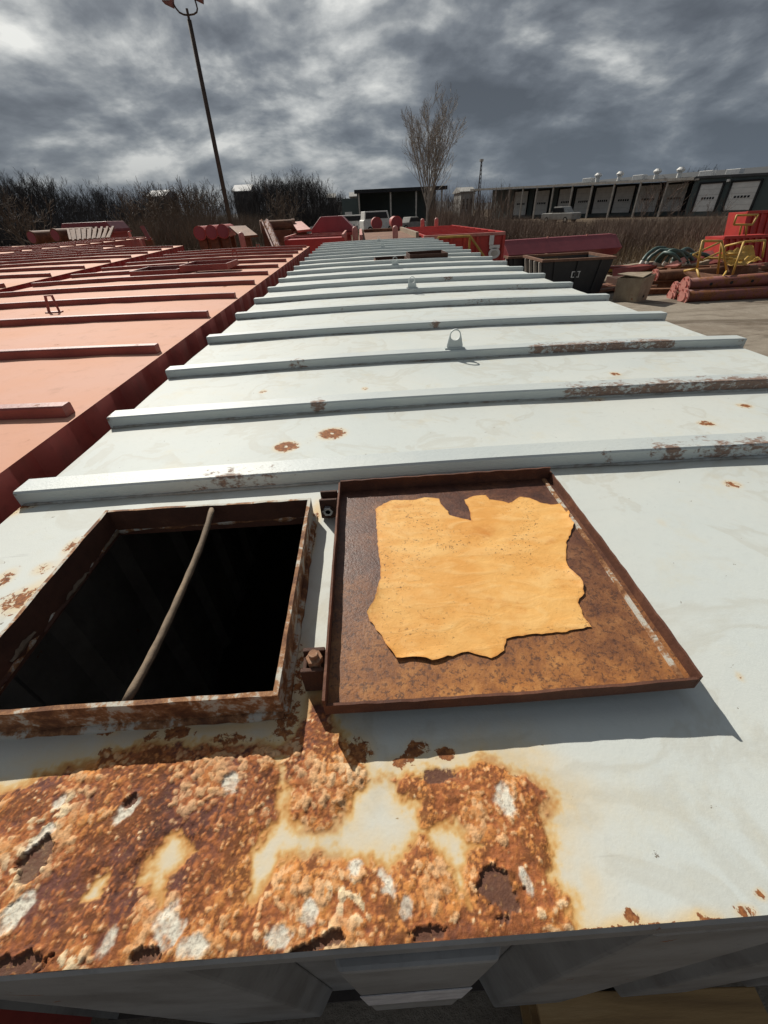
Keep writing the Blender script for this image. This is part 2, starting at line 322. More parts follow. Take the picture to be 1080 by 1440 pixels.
M['white_roof'] = plain('pale_metal_roof', (0.42, 0.43, 0.44), 0.7, 0.1, 1)
M['shed_roof'] = plain('shed_roof_felt', (0.022, 0.023, 0.026), 0.9)
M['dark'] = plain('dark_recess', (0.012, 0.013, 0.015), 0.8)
M['glass'] = plain('vehicle_glass', (0.02, 0.024, 0.03), 0.12, 0.1, 2)
M['tyre'] = plain('tyre_rubber', (0.02, 0.02, 0.02), 0.8)
M['pole'] = plain('brown_pole', (0.06, 0.042, 0.032), 0.7, 0.3, 3)
M['lamp'] = plain('lamp_housing', (0.22, 0.09, 0.075), 0.6, 0.2, 4)
M['lens'] = plain('lamp_lens', (0.30, 0.27, 0.24), 0.2, 0.1, 4)
M['bark'] = plain('pale_bark', (0.32, 0.285, 0.25), 0.85, 0.3, 3)
M['bark_cloud_shade'] = plain('cloud_shaded_bark', (0.048, 0.043, 0.042), 0.9, 0.35, 0.6)  # cloud shadow over the woods is put into this bark colour
M['brush'] = (lambda t: t.done(t.ramp(t.noise(0.28, 6, 0.75), [(0.32, (0.065, 0.046, 0.037)), (0.55, (0.165, 0.112, 0.083)), (0.75, (0.28, 0.205, 0.145))]), 0.9))(NT('brown_twigs'))
M['brush_tan'] = (lambda t: t.done(t.ramp(t.noise(0.35, 6, 0.75), [(0.3, (0.075, 0.055, 0.042)), (0.6, (0.19, 0.14, 0.10)), (0.8, (0.34, 0.26, 0.19))]), 0.9))(NT('tan_twigs'))
M['straw'] = (lambda t: t.done(t.ramp(t.noise(0.5, 6, 0.7), [(0.3, (0.12, 0.085, 0.05)), (0.55, (0.24, 0.175, 0.10)), (0.75, (0.36, 0.275, 0.165))]), 0.9))(NT('dry_grass'))
def ground_mat():
    t = NT('yard_ground'); n1 = t.noise(0.35, 7, 0.65, 0.4); n2 = t.noise(3.5, 8, 0.68, 0.5, off=(4, 2, 1)); n3 = t.noise(40, 5, 0.7)
    tr = t.noise(0.9, 6, 0.65, 0.8, off=(1, 1, 1), sc=(0.35, 1.6, 1))
    c = t.mix(t.step(n1, 0.35, 0.65), (0.29, 0.25, 0.20), (0.20, 0.16, 0.122))
    c = t.mix(t.math('MULTIPLY', t.step(n2, 0.42, 0.72), 0.6), c, (0.38, 0.34, 0.28))
    c = t.mix(t.math('MULTIPLY', t.step(tr, 0.48, 0.60), 0.75), c, (0.11, 0.085, 0.062))
    c = t.mix(t.math('MULTIPLY', t.step(n3, 0.5, 0.75), 0.4), c, (0.09, 0.07, 0.055))
    t.bump(t.math('ADD', n2, n3), 0.5, 0.03); return t.done(c, 0.9, spec=0.2)
M['ground'] = ground_mat()
M['field'] = (lambda t: t.done(t.ramp(t.noise(0.06, 8, 0.7), [(0.35, (0.055, 0.042, 0.032)), (0.5, (0.11, 0.08, 0.055)), (0.68, (0.17, 0.13, 0.085))]), 0.95, spec=0.1))(NT('field_ground'))
M['hill'] = plain('hill_woods', (0.030, 0.032, 0.036), 0.95, 0.35, 0.08)

# ------------------------------------------------------------------ the setting: ground and hills
g = MB().add([(-1500, -60, 0), (1500, -60, 0), (1500, 2500, 0), (-1500, 2500, 0)], [(0, 1, 2, 3)]).build('ground', M['field']); g['kind'] = 'structure'
yard = MB()
rng = random.Random(5); ring = []
for k in range(64):
    a = 2*math.pi*k/64; r = 1 + 0.06*math.sin(5*a)+rng.uniform(-.03, .03)
    ring.append((2 + 26*r*math.cos(a), 10 + 24*r*math.sin(a), 0.006))
yard.add(ring, [tuple(range(64))]); y_ = yard.build('yard', M['ground']); y_['kind'] = 'structure'
hb = MB(); NH = 120
xs = np.linspace(-900, 900, NH); rs = np.random.RandomState(3)
hh = np.convolve(rs.rand(NH+20), np.ones(9)/9, 'same')[10:10+NH]
for i, x in enumerate(xs):
    h = 4 + 16*max(0, hh[i]-0.35) + 12*math.exp(-((x-30)/120)**2)
    hb.v += [(x, 620, -1), (x, 700, h), (x, 900, h*0.6)]
for i in range(NH-1):
    a = i*3; hb.f += [(a, a+3, a+4, a+1), (a+1, a+4, a+5, a+2)]
hills = hb.build('hills', M['hill'], smooth=True); hills['kind'] = 'structure'

# ------------------------------------------------------------------ noise in numpy
def vnoise(x, y, seed, octaves=4, rough=0.55):
    r = np.random.RandomState(seed); tab = r.rand(256, 256); o = np.zeros_like(x); amp = 1.0; tot = 0
    for k in range(octaves):
        fx = x*(2**k)+k*17.3; fy = y*(2**k)+k*9.1
        ix = np.floor(fx).astype(int); iy = np.floor(fy).astype(int); tx = fx-ix; ty = fy-iy
        tx = tx*tx*(3-2*tx); ty = ty*ty*(3-2*ty)
        a = tab[ix % 256, iy % 256]; b = tab[(ix+1) % 256, iy % 256]; c = tab[ix % 256, (iy+1) % 256]; d = tab[(ix+1) % 256, (iy+1) % 256]
        o += amp*((a*(1-tx)+b*tx)*(1-ty)+(c*(1-tx)+d*tx)*ty); tot += amp; amp *= rough
    return o/tot
def sdist(px, py, poly):                        # signed distance, positive inside
    n = len(poly); d2 = np.full(px.shape, 1e9); ins = np.zeros(px.shape, bool)
    for i in range(n):
        ax, ay = poly[i]; bx, by = poly[(i+1) % n]; ex, ey = bx-ax, by-ay
        t = np.clip(((px-ax)*ex+(py-ay)*ey)/(ex*ex+ey*ey+1e-12), 0, 1)
        d2 = np.minimum(d2, (px-ax-t*ex)**2+(py-ay-t*ey)**2)
        c = ((ay > py) != (by > py)) & (px < (bx-ax)*(py-ay)/(by-ay+1e-15)+ax); ins ^= c
    return np.where(ins, 1, -1)*np.sqrt(d2)
def sstep(v, a, b):
    t = np.clip((v-a)/(b-a), 0, 1); return t*t*(3-2*t)

# ------------------------------------------------------------------ the grey tank
XL, XW, CMB = -0.8406, 2.44, 0.0155
XR = XL+XW; Y0, Y1 = 0.053, 10.74
RIBY = [0.814, 1.238, 1.727, 2.279, 2.882, 3.455, 4.027, 4.61, 5.191, 5.778, 6.376, 6.979, 7.584, 8.19, 8.798, 9.406, 10.01, 10.60]
def camber(x): t = (x-XL)/XW*2-1; return CMB*(1-t*t)
def onroof(px, py):
    z = ZR
    for _ in range(6): p = atz(px, py, z); z = ZR + camber(p.x)
    return p
H1 = (-0.548, -0.141, 0.268, 0.677); H2 = (0.17, 0.565, 5.885, 6.32)

tank = thing('tank_container', 'long pale grey steel tank with ribbed roof and rust-blistered front edge', 'tank', (0.38, 0.053, 0))
tank.location = (0, 0, 0)
def make_roof():
    xs = set(np.round(np.arange(-0.44, 0.215, 0.0013), 5)) | set(np.round(np.arange(XL, -0.44, 0.008), 5)) | set(np.round(np.arange(0.215, XR, 0.008), 5)) | {XL, XR, H1[0], H1[1], H2[0], H2[1]}
    ys = set(np.round(np.arange(Y0, 0.262, 0.0013), 5)) | set(np.round(np.arange(0.262, 1.75, 0.008), 5)) | set(np.round(np.arange(1.75, Y1, 0.07), 5)) | {Y0, Y1, H1[2], H1[3], H2[2], H2[3]}
    xs = np.array(sorted(xs)); ys = np.array(sorted(ys)); nx, ny = len(xs), len(ys)
    X, Y = np.meshgrid(xs, ys)                  # shape ny,nx
    Z = ZR + camber(X)
    Z += 0.0075*(vnoise(X*3.0, Y*3.0, 11, 2)-0.5) + 0.0003*(vnoise(X*25, Y*25, 12, 2)-0.5)
    P = lambda L: [(onroof(*p).x, onroof(*p).y) for p in L]
    outer = P([(-200, 1150), (0, 1112), (60, 1096), (130, 1076), (155, 1060), (195, 1052), (290, 1046), (390, 1048), (422, 1034), (436, 985), (466, 1000), (486, 1040), (500, 1066), (520, 1088), (548, 1094), (600, 1088), (625, 1096), (680, 1073), (745, 1085), (776, 1120), (766, 1150), (776, 1190), (770, 1230), (800, 1270), (806, 1320), (700, 1345), (300, 1420), (-220, 1470)])
    clean = [P([(398, 1062), (406, 1100), (412, 1145), (445, 1170), (488, 1142), (505, 1112), (545, 1090), (560, 1112), (600, 1158), (642, 1152), (668, 1188), (655, 1230), (662, 1275), (645, 1268), (630, 1218), (592, 1182), (545, 1212), (450, 1206), (392, 1216), (352, 1262), (352, 1200), (380, 1155), (390, 1110), (386, 1064)]),
             P([(248, 1166), (272, 1196), (226, 1268), (184, 1242)]), P([(118, 1262), (150, 1235), (140, 1260), (120, 1275)])]
    sel = (Y < 0.33) & (X < 0.30)
    sd = np.full(X.shape, -1.0); x_, y_ = X[sel], Y[sel]
    s = sdist(x_, y_, outer)
    for c in clean: s = np.minimum(s, -sdist(x_, y_, c))
    s = s + 0.022*(vnoise(x_*45, y_*45, 21, 4)-0.5) + 0.012*(vnoise(x_*190, y_*190, 22, 3)-0.5); sd[sel] = s
    rust = sstep(sd, -0.001, 0.004); halo = np.where(sd > -0.9, np.maximum(np.exp(-np.maximum(-sd, 0)/0.012), .50*np.exp(-np.maximum(-sd, 0)/0.045)), 0)
    body = sstep(sd, -0.003, 0.020)
    # blisters: caps of many sizes, some of them grown together
    Hh = np.zeros(X.shape); T = np.zeros(X.shape); r = np.random.RandomState(8)
    ix0 = np.searchsorted(xs, -0.44); ix1 = np.searchsorted(xs, 0.2149); iy1 = np.searchsorted(ys, 0.2619)
    gx, gy = xs[ix0:ix1], ys[:iy1]; subH = np.zeros((len(gy), len(gx))); subT = np.zeros_like(subH)
    GX, GY = np.meshgrid(gx, gy)
    WX = GX + 0.0050*(vnoise(GX*70, GY*70, 61, 3)-.5) + 0.0022*(vnoise(GX*260, GY*260, 62, 2)-.5); WY = GY + 0.0050*(vnoise(GX*70, GY*70, 63, 3)-.5) + 0.0022*(vnoise(GX*260, GY*260, 64, 2)-.5)
    N = 12500; cx = r.uniform(-0.44, 0.215, N); cy = r.uniform(0.05, 0.262, N); rad = 0.0014+0.0044*r.rand(N)**2.4; tone = r.rand(N)
    dm = vnoise(cx*22, cy*22, 65, 2); rad *= 0.55+0.9*sstep(dm, .3, .7)
    for k in np.argsort(rad):
        w_ = rad[k]*1.3+.005
        a, b = np.searchsorted(gx, (cx[k]-w_, cx[k]+w_)); c, d = np.searchsorted(gy, (cy[k]-w_, cy[k]+w_))
        if a >= b or c >= d: continue
        xx = WX[c:d, a:b]-cx[k]; yy = WY[c:d, a:b]-cy[k]; th = tone[k]*6.28
        u = xx*math.cos(th)+yy*math.sin(th); v = (-xx*math.sin(th)+yy*math.cos(th))*(1.1+.7*tone[k])
        q = np.clip(1-(u*u+v*v)/rad[k]**2, 0, 1); h = rad[k]*(0.22+0.24*tone[k])*q**.7
        w = subH[c:d, a:b]; m = h > w; w[m] = h[m]; subT[c:d, a:b][m] = tone[k]
    Hh[:iy1, ix0:ix1] = subH; T[:iy1, ix0:ix1] = subT
    lump = vnoise(X*38, Y*38, 31, 3); big = vnoise(X*11, Y*11, 32, 3); fine = vnoise(X*160, Y*160, 33, 2)
    # chips that fell off and cream remnants of paint
    chip = np.zeros(X.shape); cream = np.zeros(X.shape); lift = np.zeros(X.shape)
    def blob(px, py, rx, ry, th=0.0, seed=1):
        p = onroof(px, py); dx, dy = X-p.x, Y-p.y; u = dx*math.cos(th)+dy*math.sin(th); v = -dx*math.sin(th)+dy*math.cos(th)
        return 1-np.sqrt((u/rx)**2+(v/ry)**2) + 1.0*(vnoise(X*85, Y*85, 40+seed, 3)-0.5) + 0.5*(vnoise(X*330, Y*330, 140+seed, 2)-0.5)
    for i, (px, py, rx, ry, th) in enumerate([(52, 1212, .017, .018, .2), (704, 1252, .019, .019, 0), (614, 1090, .022, .010, 0), (30, 1356, .03, .007, 0), (205, 1345, .014, .006, 0), (435, 1332, .018, .004, .2), (472, 1319, .011, .006, 0), (605, 1312, .015, .005, 0), (185, 1128, .008, .005, .8)]):
        bl = blob(px, py, rx, ry, th, i); chip = np.maximum(chip, sstep(bl, 0.02, 0.16)); p_ = onroof(px, py)
        lift = np.maximum(lift, sstep(bl, -.30, .02)*sstep(Y-p_.y, -.004, .010))
    for i, (px, py, rx, ry, th) in enumerate([(326, 1100, .014, .015, 0), (62, 1180, .010, .022, -.5), (180, 1140, .011, .022, -.7), (710, 1125, .016, .019, .3), (230, 1222, .006, .007, 0), (545, 1242, .010, .018, .3), (152, 1328, .010, .015, 0), (20, 1290, .016, .03, -.6), (570, 1275, .008, .012, 0), (240, 1300, .02, .02, .5), (88, 1128, .01, .012, 0), (500, 1215, .012, .012, 0), (435, 1286, .010, .012, 0), (270, 1330, .02, .012, 0), (390, 1320, .016, .010, 0), (740, 1240, .006, .014, .2)]):
        cream = np.maximum(cream, sstep(blob(px, py, rx*.85, ry*.85, th, 20+i), 0.05, 0.45))
    cream *= (1-chip)
    k = body*(1-chip)*(1-0.75*cream)
    Z += np.where(sd > -0.01, k*(Hh*.95 + 0.0016*lump + 0.0018*sstep(big, .35, .75) + 0.0006*fine) + 0.0012*cream*body + body*0.0006*fine - 0.0012*chip + 0.0020*lift*(1-chip)*body, 0)
    # rust colour: purple-brown hollows, orange blisters, pale worn tips
    hn = np.clip(Hh/0.0012, 0, 1); c0 = np.array([.15, .055, .040]); c1 = np.array([.38, .125, .040]); c2 = np.array([.60, .245, .065]); c3 = np.array([.82, .66, .42])
    reg_ = vnoise(X*9, Y*9, 36, 3); gate = sstep(vnoise(X*24, Y*24, 35, 3), .50, .70)
    v = 0.26*hn + 0.20*T*hn + 0.75*(reg_-0.5) + 0.50*(lump-0.5) + 0.30*(fine-.5) + 0.27
    C = c0 + (c1-c0)*sstep(v, .02, .34)[..., None]; C = C + (c2-C)*sstep(v, .34, .74)[..., None]; C = C + (c3-C)*(sstep(hn*(.45+.55*T)+.30*(fine-.5), .50, .88)*(.38+.62*gate)*.92)[..., None]
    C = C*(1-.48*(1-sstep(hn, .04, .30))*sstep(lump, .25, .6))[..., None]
    crm = np.array([.70, .66, .55]); C = C + (crm-C)*(cream*(0.65+0.35*sstep(fine, .3, .6)))[..., None]
    chc = np.array([.115, .055, .038]); C = C + (chc-C)*(chip*0.92)[..., None]
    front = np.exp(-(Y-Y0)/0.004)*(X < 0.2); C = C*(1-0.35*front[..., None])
    rust = np.maximum(rust, chip*(sd > -0.03))
    # stains: around the hatch, below the ribs, single spots
    halo = np.maximum(halo*1.0, 0); spot = np.zeros(X.shape)
    def add_halo(px, py, rx, ry, a, th=0.0):
        p = onroof(px, py); dx, dy = X-p.x, Y-p.y; u = dx*math.cos(th)+dy*math.sin(th); v = -dx*math.sin(th)+dy*math.cos(th)
        np.maximum(halo, a*np.exp(-((u/rx)**2+(v/ry)**2)), out=halo)
    def add_spot(px, py, rx, ry, a):
        p = onroof(px, py); dx, dy = X-p.x, Y-p.y; q_ = (dx/rx)**2+(dy/ry)**2; ring_ = 1-.9*np.exp(-q_/.06) if rx > .028 and Y0 < p.y and p.y > .8 else 1; np.maximum(spot, a*ring_*np.exp(-q_**1.3), out=spot)
    for a in [(445, 1000, .03, .05, .9), (450, 960, .02, .05, .75), (445, 720, .014, .05, .6), (30, 1075, .05, .02, .3), (300, 1025, .15, .012, .55), (140, 1020, .1, .012, .4), (60, 830, .035, .05, .45), (100, 790, .03, .05, .4), (880, 1300, .04, .01, .5), (980, 1290, .03, .008, .45), (830, 1240, .02, .03, .35), (480, 1150, .06, .03, .3), (20, 720, .03, .03, .4), (930, 735, .01, .015, .25), (240, 660, .04, .06, .25), (400, 1190, .02, .03, .2)]: add_halo(*a)
    for a in [(402, 628, .032, .030, 1.6), (467, 610, .038, .034, 1.7), (693, 631, .010, .010, 1.1), (768, 627, .012, .010, 1.1), (865, 526, .020, .022, .95), (993, 596, .024, .018, 1), (1047, 571, .024, .018, 1), (838, 561, .03, .02, .75), (1030, 681, .020, .016, .95), (370, 551, .016, .02, .8), (513, 546, .014, .02, .7), (30, 845, .034, .034, .95), (100, 768, .014, .028, .8), (5, 815, .02, .03, .8), (60, 800, .02, .02, .7), (38, 712, .028, .012, 1.1), (8, 722, .03, .02, 1), (250, 1031, .022, .012, 1.0), (155, 1026, .02, .010, .8), (215, 1036, .012, .008, .8), (320, 1040, .03, .010, .95), (400, 1015, .026, .025, .9), (500, 1060, .022, .022, 1.1), (588, 1052, .016, .012, .9), (625, 1060, .016, .010, .95), (565, 1070, .02, .008, .9), (150, 1060, .010, .012, .9), (445, 725, .010, .016, 1.0), (725, 1090, .006, .004, .8), (890, 1290, .008, .006, 1), (1050, 1283, .010, .006, 1), (985, 1287, .006, .005, .9), (1068, 1258, .005, .005, 1), (1040, 952, .006, .008, .7), (420, 950, .014, .06, .8), (440, 760, .006, .05, .8)]: add_spot(*a)
    dirt = np.zeros(X.shape)
    for ry_ in RIBY[:4]:
        dd = ry_-Y; np.maximum(dirt, np.where(dd > -.01, np.exp(-np.maximum(dd, 0)/.007)+.35*np.exp(-np.maximum(dd, 0)/.05), 0), out=dirt)
    for h in (H1,):
        qx = np.maximum(np.maximum(h[0]-X, X-h[1]), 0); qy = np.maximum(np.maximum(h[2]-Y, Y-h[3]), 0); np.maximum(dirt, .8*np.exp(-np.hypot(qx, qy)/.022), out=dirt)
    # thin line of rust along the front edge
    add = 0.75*np.exp(-(Y-Y0)/0.0025); np.maximum(spot, add*(vnoise(X*30, Y*0, 51, 3) > 0.52), out=spot)
    keep = np.ones((ny-1, nx-1), bool); cxm = (xs[1:]+xs[:-1])/2; cym = (ys[1:]+ys[:-1])/2
    for h in (H1, H2): keep &= ~(((cxm > h[0]) & (cxm < h[1]))[None, :] & ((cym > h[2]) & (cym < h[3]))[:, None])
    jj, ii = np.nonzero(keep); i0 = jj*nx+ii
    F = np.stack([i0, i0+1, i0+nx+1, i0+nx], 1).astype(np.int32)
    V = np.stack([X, Y, Z], -1).reshape(-1, 3)
    me = bpy.data.meshes.new('roof'); me.vertices.add(len(V)); me.vertices.foreach_set('co', V.astype(np.float32).ravel())
    me.loops.add(F.size); me.loops.foreach_set('vertex_index', F.ravel()); me.polygons.add(len(F))
    me.polygons.foreach_set('loop_start', np.arange(0, F.size, 4, dtype=np.int32)); me.polygons.foreach_set('loop_total', np.full(len(F), 4, np.int32))
    me.polygons.foreach_set('use_smooth', np.ones(len(F), bool)); me.update(); me.validate()
    for nm, arr in (('rust', rust), ('halo', np.clip(halo, 0, 1)), ('spot', spot), ('dirt', dirt)):
        at_ = me.attributes.new(nm, 'FLOAT', 'POINT'); at_.data.foreach_set('value', arr.astype(np.float32).ravel())
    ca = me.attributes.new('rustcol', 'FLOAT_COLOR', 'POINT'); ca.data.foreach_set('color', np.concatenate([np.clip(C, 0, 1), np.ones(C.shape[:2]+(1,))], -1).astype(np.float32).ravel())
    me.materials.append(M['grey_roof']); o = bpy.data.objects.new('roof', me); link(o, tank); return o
make_roof()
# front lip and walls
lip = MB()
for i in range(24):
    a = XL+XW*i/24; b = XL+XW*(i+1)/24
    lip.add([(a, Y0, ZR+camber(a)+.0012), (b, Y0, ZR+camber(b)+.0012), (b, Y0-.003, ZR+camber(b)-.002), (a, Y0-.003, ZR+camber(a)-.002), (a, Y0-.003, ZR-.016), (b, Y0-.003, ZR-.016), (b, Y0+.049, ZR-.016), (a, Y0+.049, ZR-.016)], [(0, 1, 2, 3), (3, 2, 5, 4), (4, 5, 6, 7)])
lip.build('front_lip', M['grey_wall'], tank)
MB().box(XL+.01, XR-.01, Y0+.050, Y0+.056, 0.35, ZR-.006).build('end_wall', M['grey_wall'], tank)
MB().box(XL+.01, XR-.01, Y1-.034, Y1-.028, 0.35, ZR-.006).build('end_wall', M['grey_wall'], tank)
def corrug(y0, y1, z0, z1, x, depth, per, thick=0.004):
    m = MB(); ys = []; n = int((y1-y0)/per)+1
    for k in range(n):
        b = y0+k*per
        for f, d in ((0.06, 0), (0.44, 0), (0.52, 1), (0.92, 1)): ys.append((min(b+f*per, y1), d))
    ys = [(y0, 0)]+ys+[(y1, 0)]
    for yy, d in ys: m.v += [(x-depth*d, yy, z0), (x-depth*d, yy, z1)]
    for i in range(len(ys)-1): m.f.append((2*i, 2*i+2, 2*i+3, 2*i+1))
    return m
corrug(Y0+.03, Y1-.03, .35, ZR-.004, XL+.035, .025, .30).build('side_wall', M['grey_wall'], tank)
corrug(Y0+.03, Y1-.03, .35, ZR-.004, XR-.012, .025, .30).build('side_wall', M['grey_wall'], tank)
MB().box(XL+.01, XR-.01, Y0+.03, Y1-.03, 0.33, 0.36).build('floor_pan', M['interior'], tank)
for x in (XL+.3, XR-.5): MB().box(x, x+.2, Y0+.2, Y1-.1, 0.0, 0.33).build('skid', M['grey_wall'], tank)
# channel stiffeners on the front wall
def stiff(xa, xb, z0, yo):
    m = MB(); m.prism([(xa, Y0+.0495), (xa+.03, yo), (xb-.03, yo), (xb, Y0+.0495)], 'z', z0, ZR-.017); return m.build('stiffener', M['grey_wall'], tank, bevel=.004)
stiff(-.09, .115, .95, Y0-.012); stiff(.20, .44, .42, Y0-.004); stiff(-.52, -.20, .42, Y0+.004); stiff(.54, .78, .42, Y0-.004); stiff(.88, 1.12, .42, Y0-.004)
MB().box(-.059, .084, Y0-.0135, Y0-.0125, 1.15, 1.33).build('sticker', M['sticker'], tank)

# cross ribs, each with its own rust
RIBRUST = {0: [(250, 425, .8), (905, 1110, .85), (840, 870, .5)], 1: [(430, 465, .8), (775, 1110, 1.05)], 2: [(398, 435, .85), (742, 965, 1.0), (740, 800, 1.1)], 3: [(600, 622, .9)], 4: [(475, 490, .8), (640, 760, .55)], 5: [(560, 590, .5), (700, 760, .5)], 6: [(616, 640, .9)], 7: [(560, 575, .6)]}
for k, yy in enumerate(RIBY):
    n = 160 if k < 5 else 60; m = MB(); at_ = []; hgt = .034 if k else .036; wdt = .064
    bevel_prof = [(0, -.012), (.0, hgt-.004), (.004, hgt), (wdt-.004, hgt), (wdt, hgt-.004), (wdt, -.012)]
    rr = random.Random(k); tw = rr.uniform(-.004, .004); iv = []
    for a, b, s in RIBRUST.get(k, []):
        p = [min(((x0, abs(at(px, 0, yy).x - 0)) for x0 in (0,)), default=0) for px in (a, b)]
        def xat(px):
            lo, hi = -2., 3.
            for _ in range(40):
                mid = (lo+hi)/2; v = Vector((mid, yy, ZR+camber(mid)+.02))-CAM
                if 540+FPX*v.dot(_rt)/v.dot(_fw) < px: lo = mid
                else: hi = mid
            return mid
        iv.append((xat(a), xat(b), s))
    xe0, xe1 = XL-.004, XR+.010+rr.uniform(0, .01)
    for i in range(n+1):
        x = xe0+(xe1-xe0)*i/n; w = .0018*math.sin(x*5+k)+tw*(x-.4)
        sp = 0
        for a, b, s in iv:
            mm = min(x-a, b-x); sp = max(sp, s*.80*min(1, max(0, mm/min(.10, (b-a)*.4)+.25)))
        if k < 3: sp = max(sp, .55*math.exp(-abs(x-XL)/.03), .6*math.exp(-abs(x-XR)/.03))
        for (dy, dz) in bevel_prof:
            m.v.append((x, yy+dy+w, ZR+camber(x)+dz)); at_.append(sp*(0.35 if dy > .01 and dz > .02 else 1))
    L = len(bevel_prof)
    for i in range(n):
        for j in range(L-1): m.f.append((i*L+j, (i+1)*L+j, (i+1)*L+j+1, i*L+j+1))
    m.f.append(tuple(range(L))); m.f.append(tuple(n*L+j for j in range(L))[::-1])
    o = m.build('roof_rib', M['grey_rib'], tank)
    A = o.data.attributes.new('spot', 'FLOAT', 'POINT'); A.data.foreach_set('value', at_)
    if k < 6:
        xs_ = np.linspace(xe0+.01, xe1-.02, 150); MB().tube([(x, yy-.002+.0018*math.sin(x*5+k)+tw*(x-.4)+rr.uniform(-.0008, .0008), ZR+camber(x)+.0015) for x in xs_], [.0042+rr.uniform(-.0012, .0012) for _ in xs_], 5).build('weld_bead', M['weld'], o, smooth=True)

# lifting eyes: plate with a round top and a hole, standing on a small flange
def eye_mesh(w=.068, h=.078, t=.010, hole=.0195):
    prof = [(-w/2, 0), (-w/2, .012)] + [(math.cos(a)*w*.34, h-w*.34+math.sin(a)*w*.34) for a in np.linspace(math.pi*.93, math.pi*.07, 15)] + [(w/2, .012), (w/2, 0)]
    prof = [(-w/2*1.0, 0)] + prof[1:]
    c = (0, h-w*.36); N = 36; out = []
    P = [Vector(p) for p in prof]
    per = [0]
    for i in range(len(P)): per.append(per[-1]+(P[(i+1) % len(P)]-P[i]).length)
    for k in range(N):                       # ray from the hole centre to the outline
        a = 2*math.pi*k/N; d = Vector((math.cos(a), math.sin(a))); best = None
        for i in range(len(P)):
            p, q = P[i], P[(i+1) % len(P)]; e = q-p; den = d.x*e.y-d.y*e.x
            if abs(den) < 1e-9: continue
            w_ = p-Vector(c); tt = (w_.x*e.y-w_.y*e.x)/den; uu = (w_.x*d.y-w_.y*d.x)/den
            if tt > 0 and -1e-6 <= uu <= 1+1e-6 and (best is None or tt < best): best = tt
        out.append((c[0]+d.x*best, c[1]+d.y*best))
    m = MB()
    for k in range(N):
        a = 2*math.pi*k/N; x, z = c[0]+hole*math.cos(a), c[1]+hole*math.sin(a)
        m.v += [(x, 0, z), (x, t, z), (out[k][0], 0, out[k][1]), (out[k][0], t, out[k][1])]
    for k in range(N):
        a, b = 4*k, 4*((k+1) % N); m.f += [(a, b, b+2, a+2), (a+1, a+3, b+3, b+1), (a, a+1, b+1, b), (a+2, b+2, b+3, a+3)]
    m.box(-w*.62, w*.62, -.006, t+.006, -.004, .006)
    return m
for ri, px in ((2, 641), (5, 580), (8, 556), (13, 538), (16, 533)):
    lo, hi = -1., 2.; yy = RIBY[ri]
    for _ in range(40):
        mid = (lo+hi)/2; v = Vector((mid, yy, ZR+.05))-CAM
        if 540+FPX*v.dot(_rt)/v.dot(_fw) < px: lo = mid
        else: hi = mid
    eye_mesh().build('lifting_eye', M['grey_rib'], tank, loc=(mid, yy+.026, ZR+camber(mid)+.034))

# hatch coaming, rod, lid, hinges
def coaming(h, parent, mat, hgt=.047, th=.006, z0=-.002):
    x0, x1, y0, y1 = h; m = MB(); zt = ZR+.012+hgt; zb = ZR+z0; r = random.Random(3); n = 14
    def wall(a, b, out_):                     # a->b inner edge, out_ outward offset; slightly hammered
        a = Vector(a); b = Vector(b); o = Vector(out_)
        s = len(m.v)
        for i in range(n+1):
            p = a.lerp(b, i/n); dz = r.uniform(-.0012, .0012); e = o*(1+r.uniform(-.12, .12))
            m.v += [(p.x, p.y, zb), (p.x, p.y, zt+dz), (p.x+e.x, p.y+e.y, zt+dz), (p.x+o.x, p.y+o.y, zb)]
        for i in range(n):
            q = s+4*i; m.f += [(q, q+1, q+5, q+4), (q+1, q+2, q+6, q+5), (q+2, q+3, q+7, q+6)]
        m.f += [(s, s+3, s+2, s+1), (s+4*n, s+4*n+1, s+4*n+2, s+4*n+3)]
    wall((x0, y0), (x1, y0), (0, -th)); wall((x1, y0-th), (x1, y1+th), (th, 0)); wall((x1, y1), (x0, y1), (0, th)); wall((x0, y1+th), (x0, y0-th), (-th, 0))
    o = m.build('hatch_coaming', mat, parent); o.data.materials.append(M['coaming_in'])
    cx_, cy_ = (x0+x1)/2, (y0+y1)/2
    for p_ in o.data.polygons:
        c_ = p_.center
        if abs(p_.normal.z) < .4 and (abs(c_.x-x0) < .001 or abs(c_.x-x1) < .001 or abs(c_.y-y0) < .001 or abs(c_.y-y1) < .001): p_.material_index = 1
    f = MB(); w = .014                        # weld bead along the foot
    for (a, b) in (((x0-th, y0-th), (x1+th, y0-th)), ((x1+th, y0-th), (x1+th, y1+th)), ((x1+th, y1+th), (x0-th, y1+th)), ((x0-th, y1+th), (x0-th, y0-th))):
        pts = [Vector((*a, 0)).lerp(Vector((*b, 0)), i/24) for i in range(25)]
        f.tube([(p.x, p.y, ZR+camber(p.x)+.001+r.uniform(-.0012, .0012)) for p in pts], [.007+r.uniform(-.001, .002) for _ in pts], 6)
    f.build('weld_bead', M['coaming'], o, smooth=True)
    return o
cm1 = coaming(H1, tank, M['coaming'])
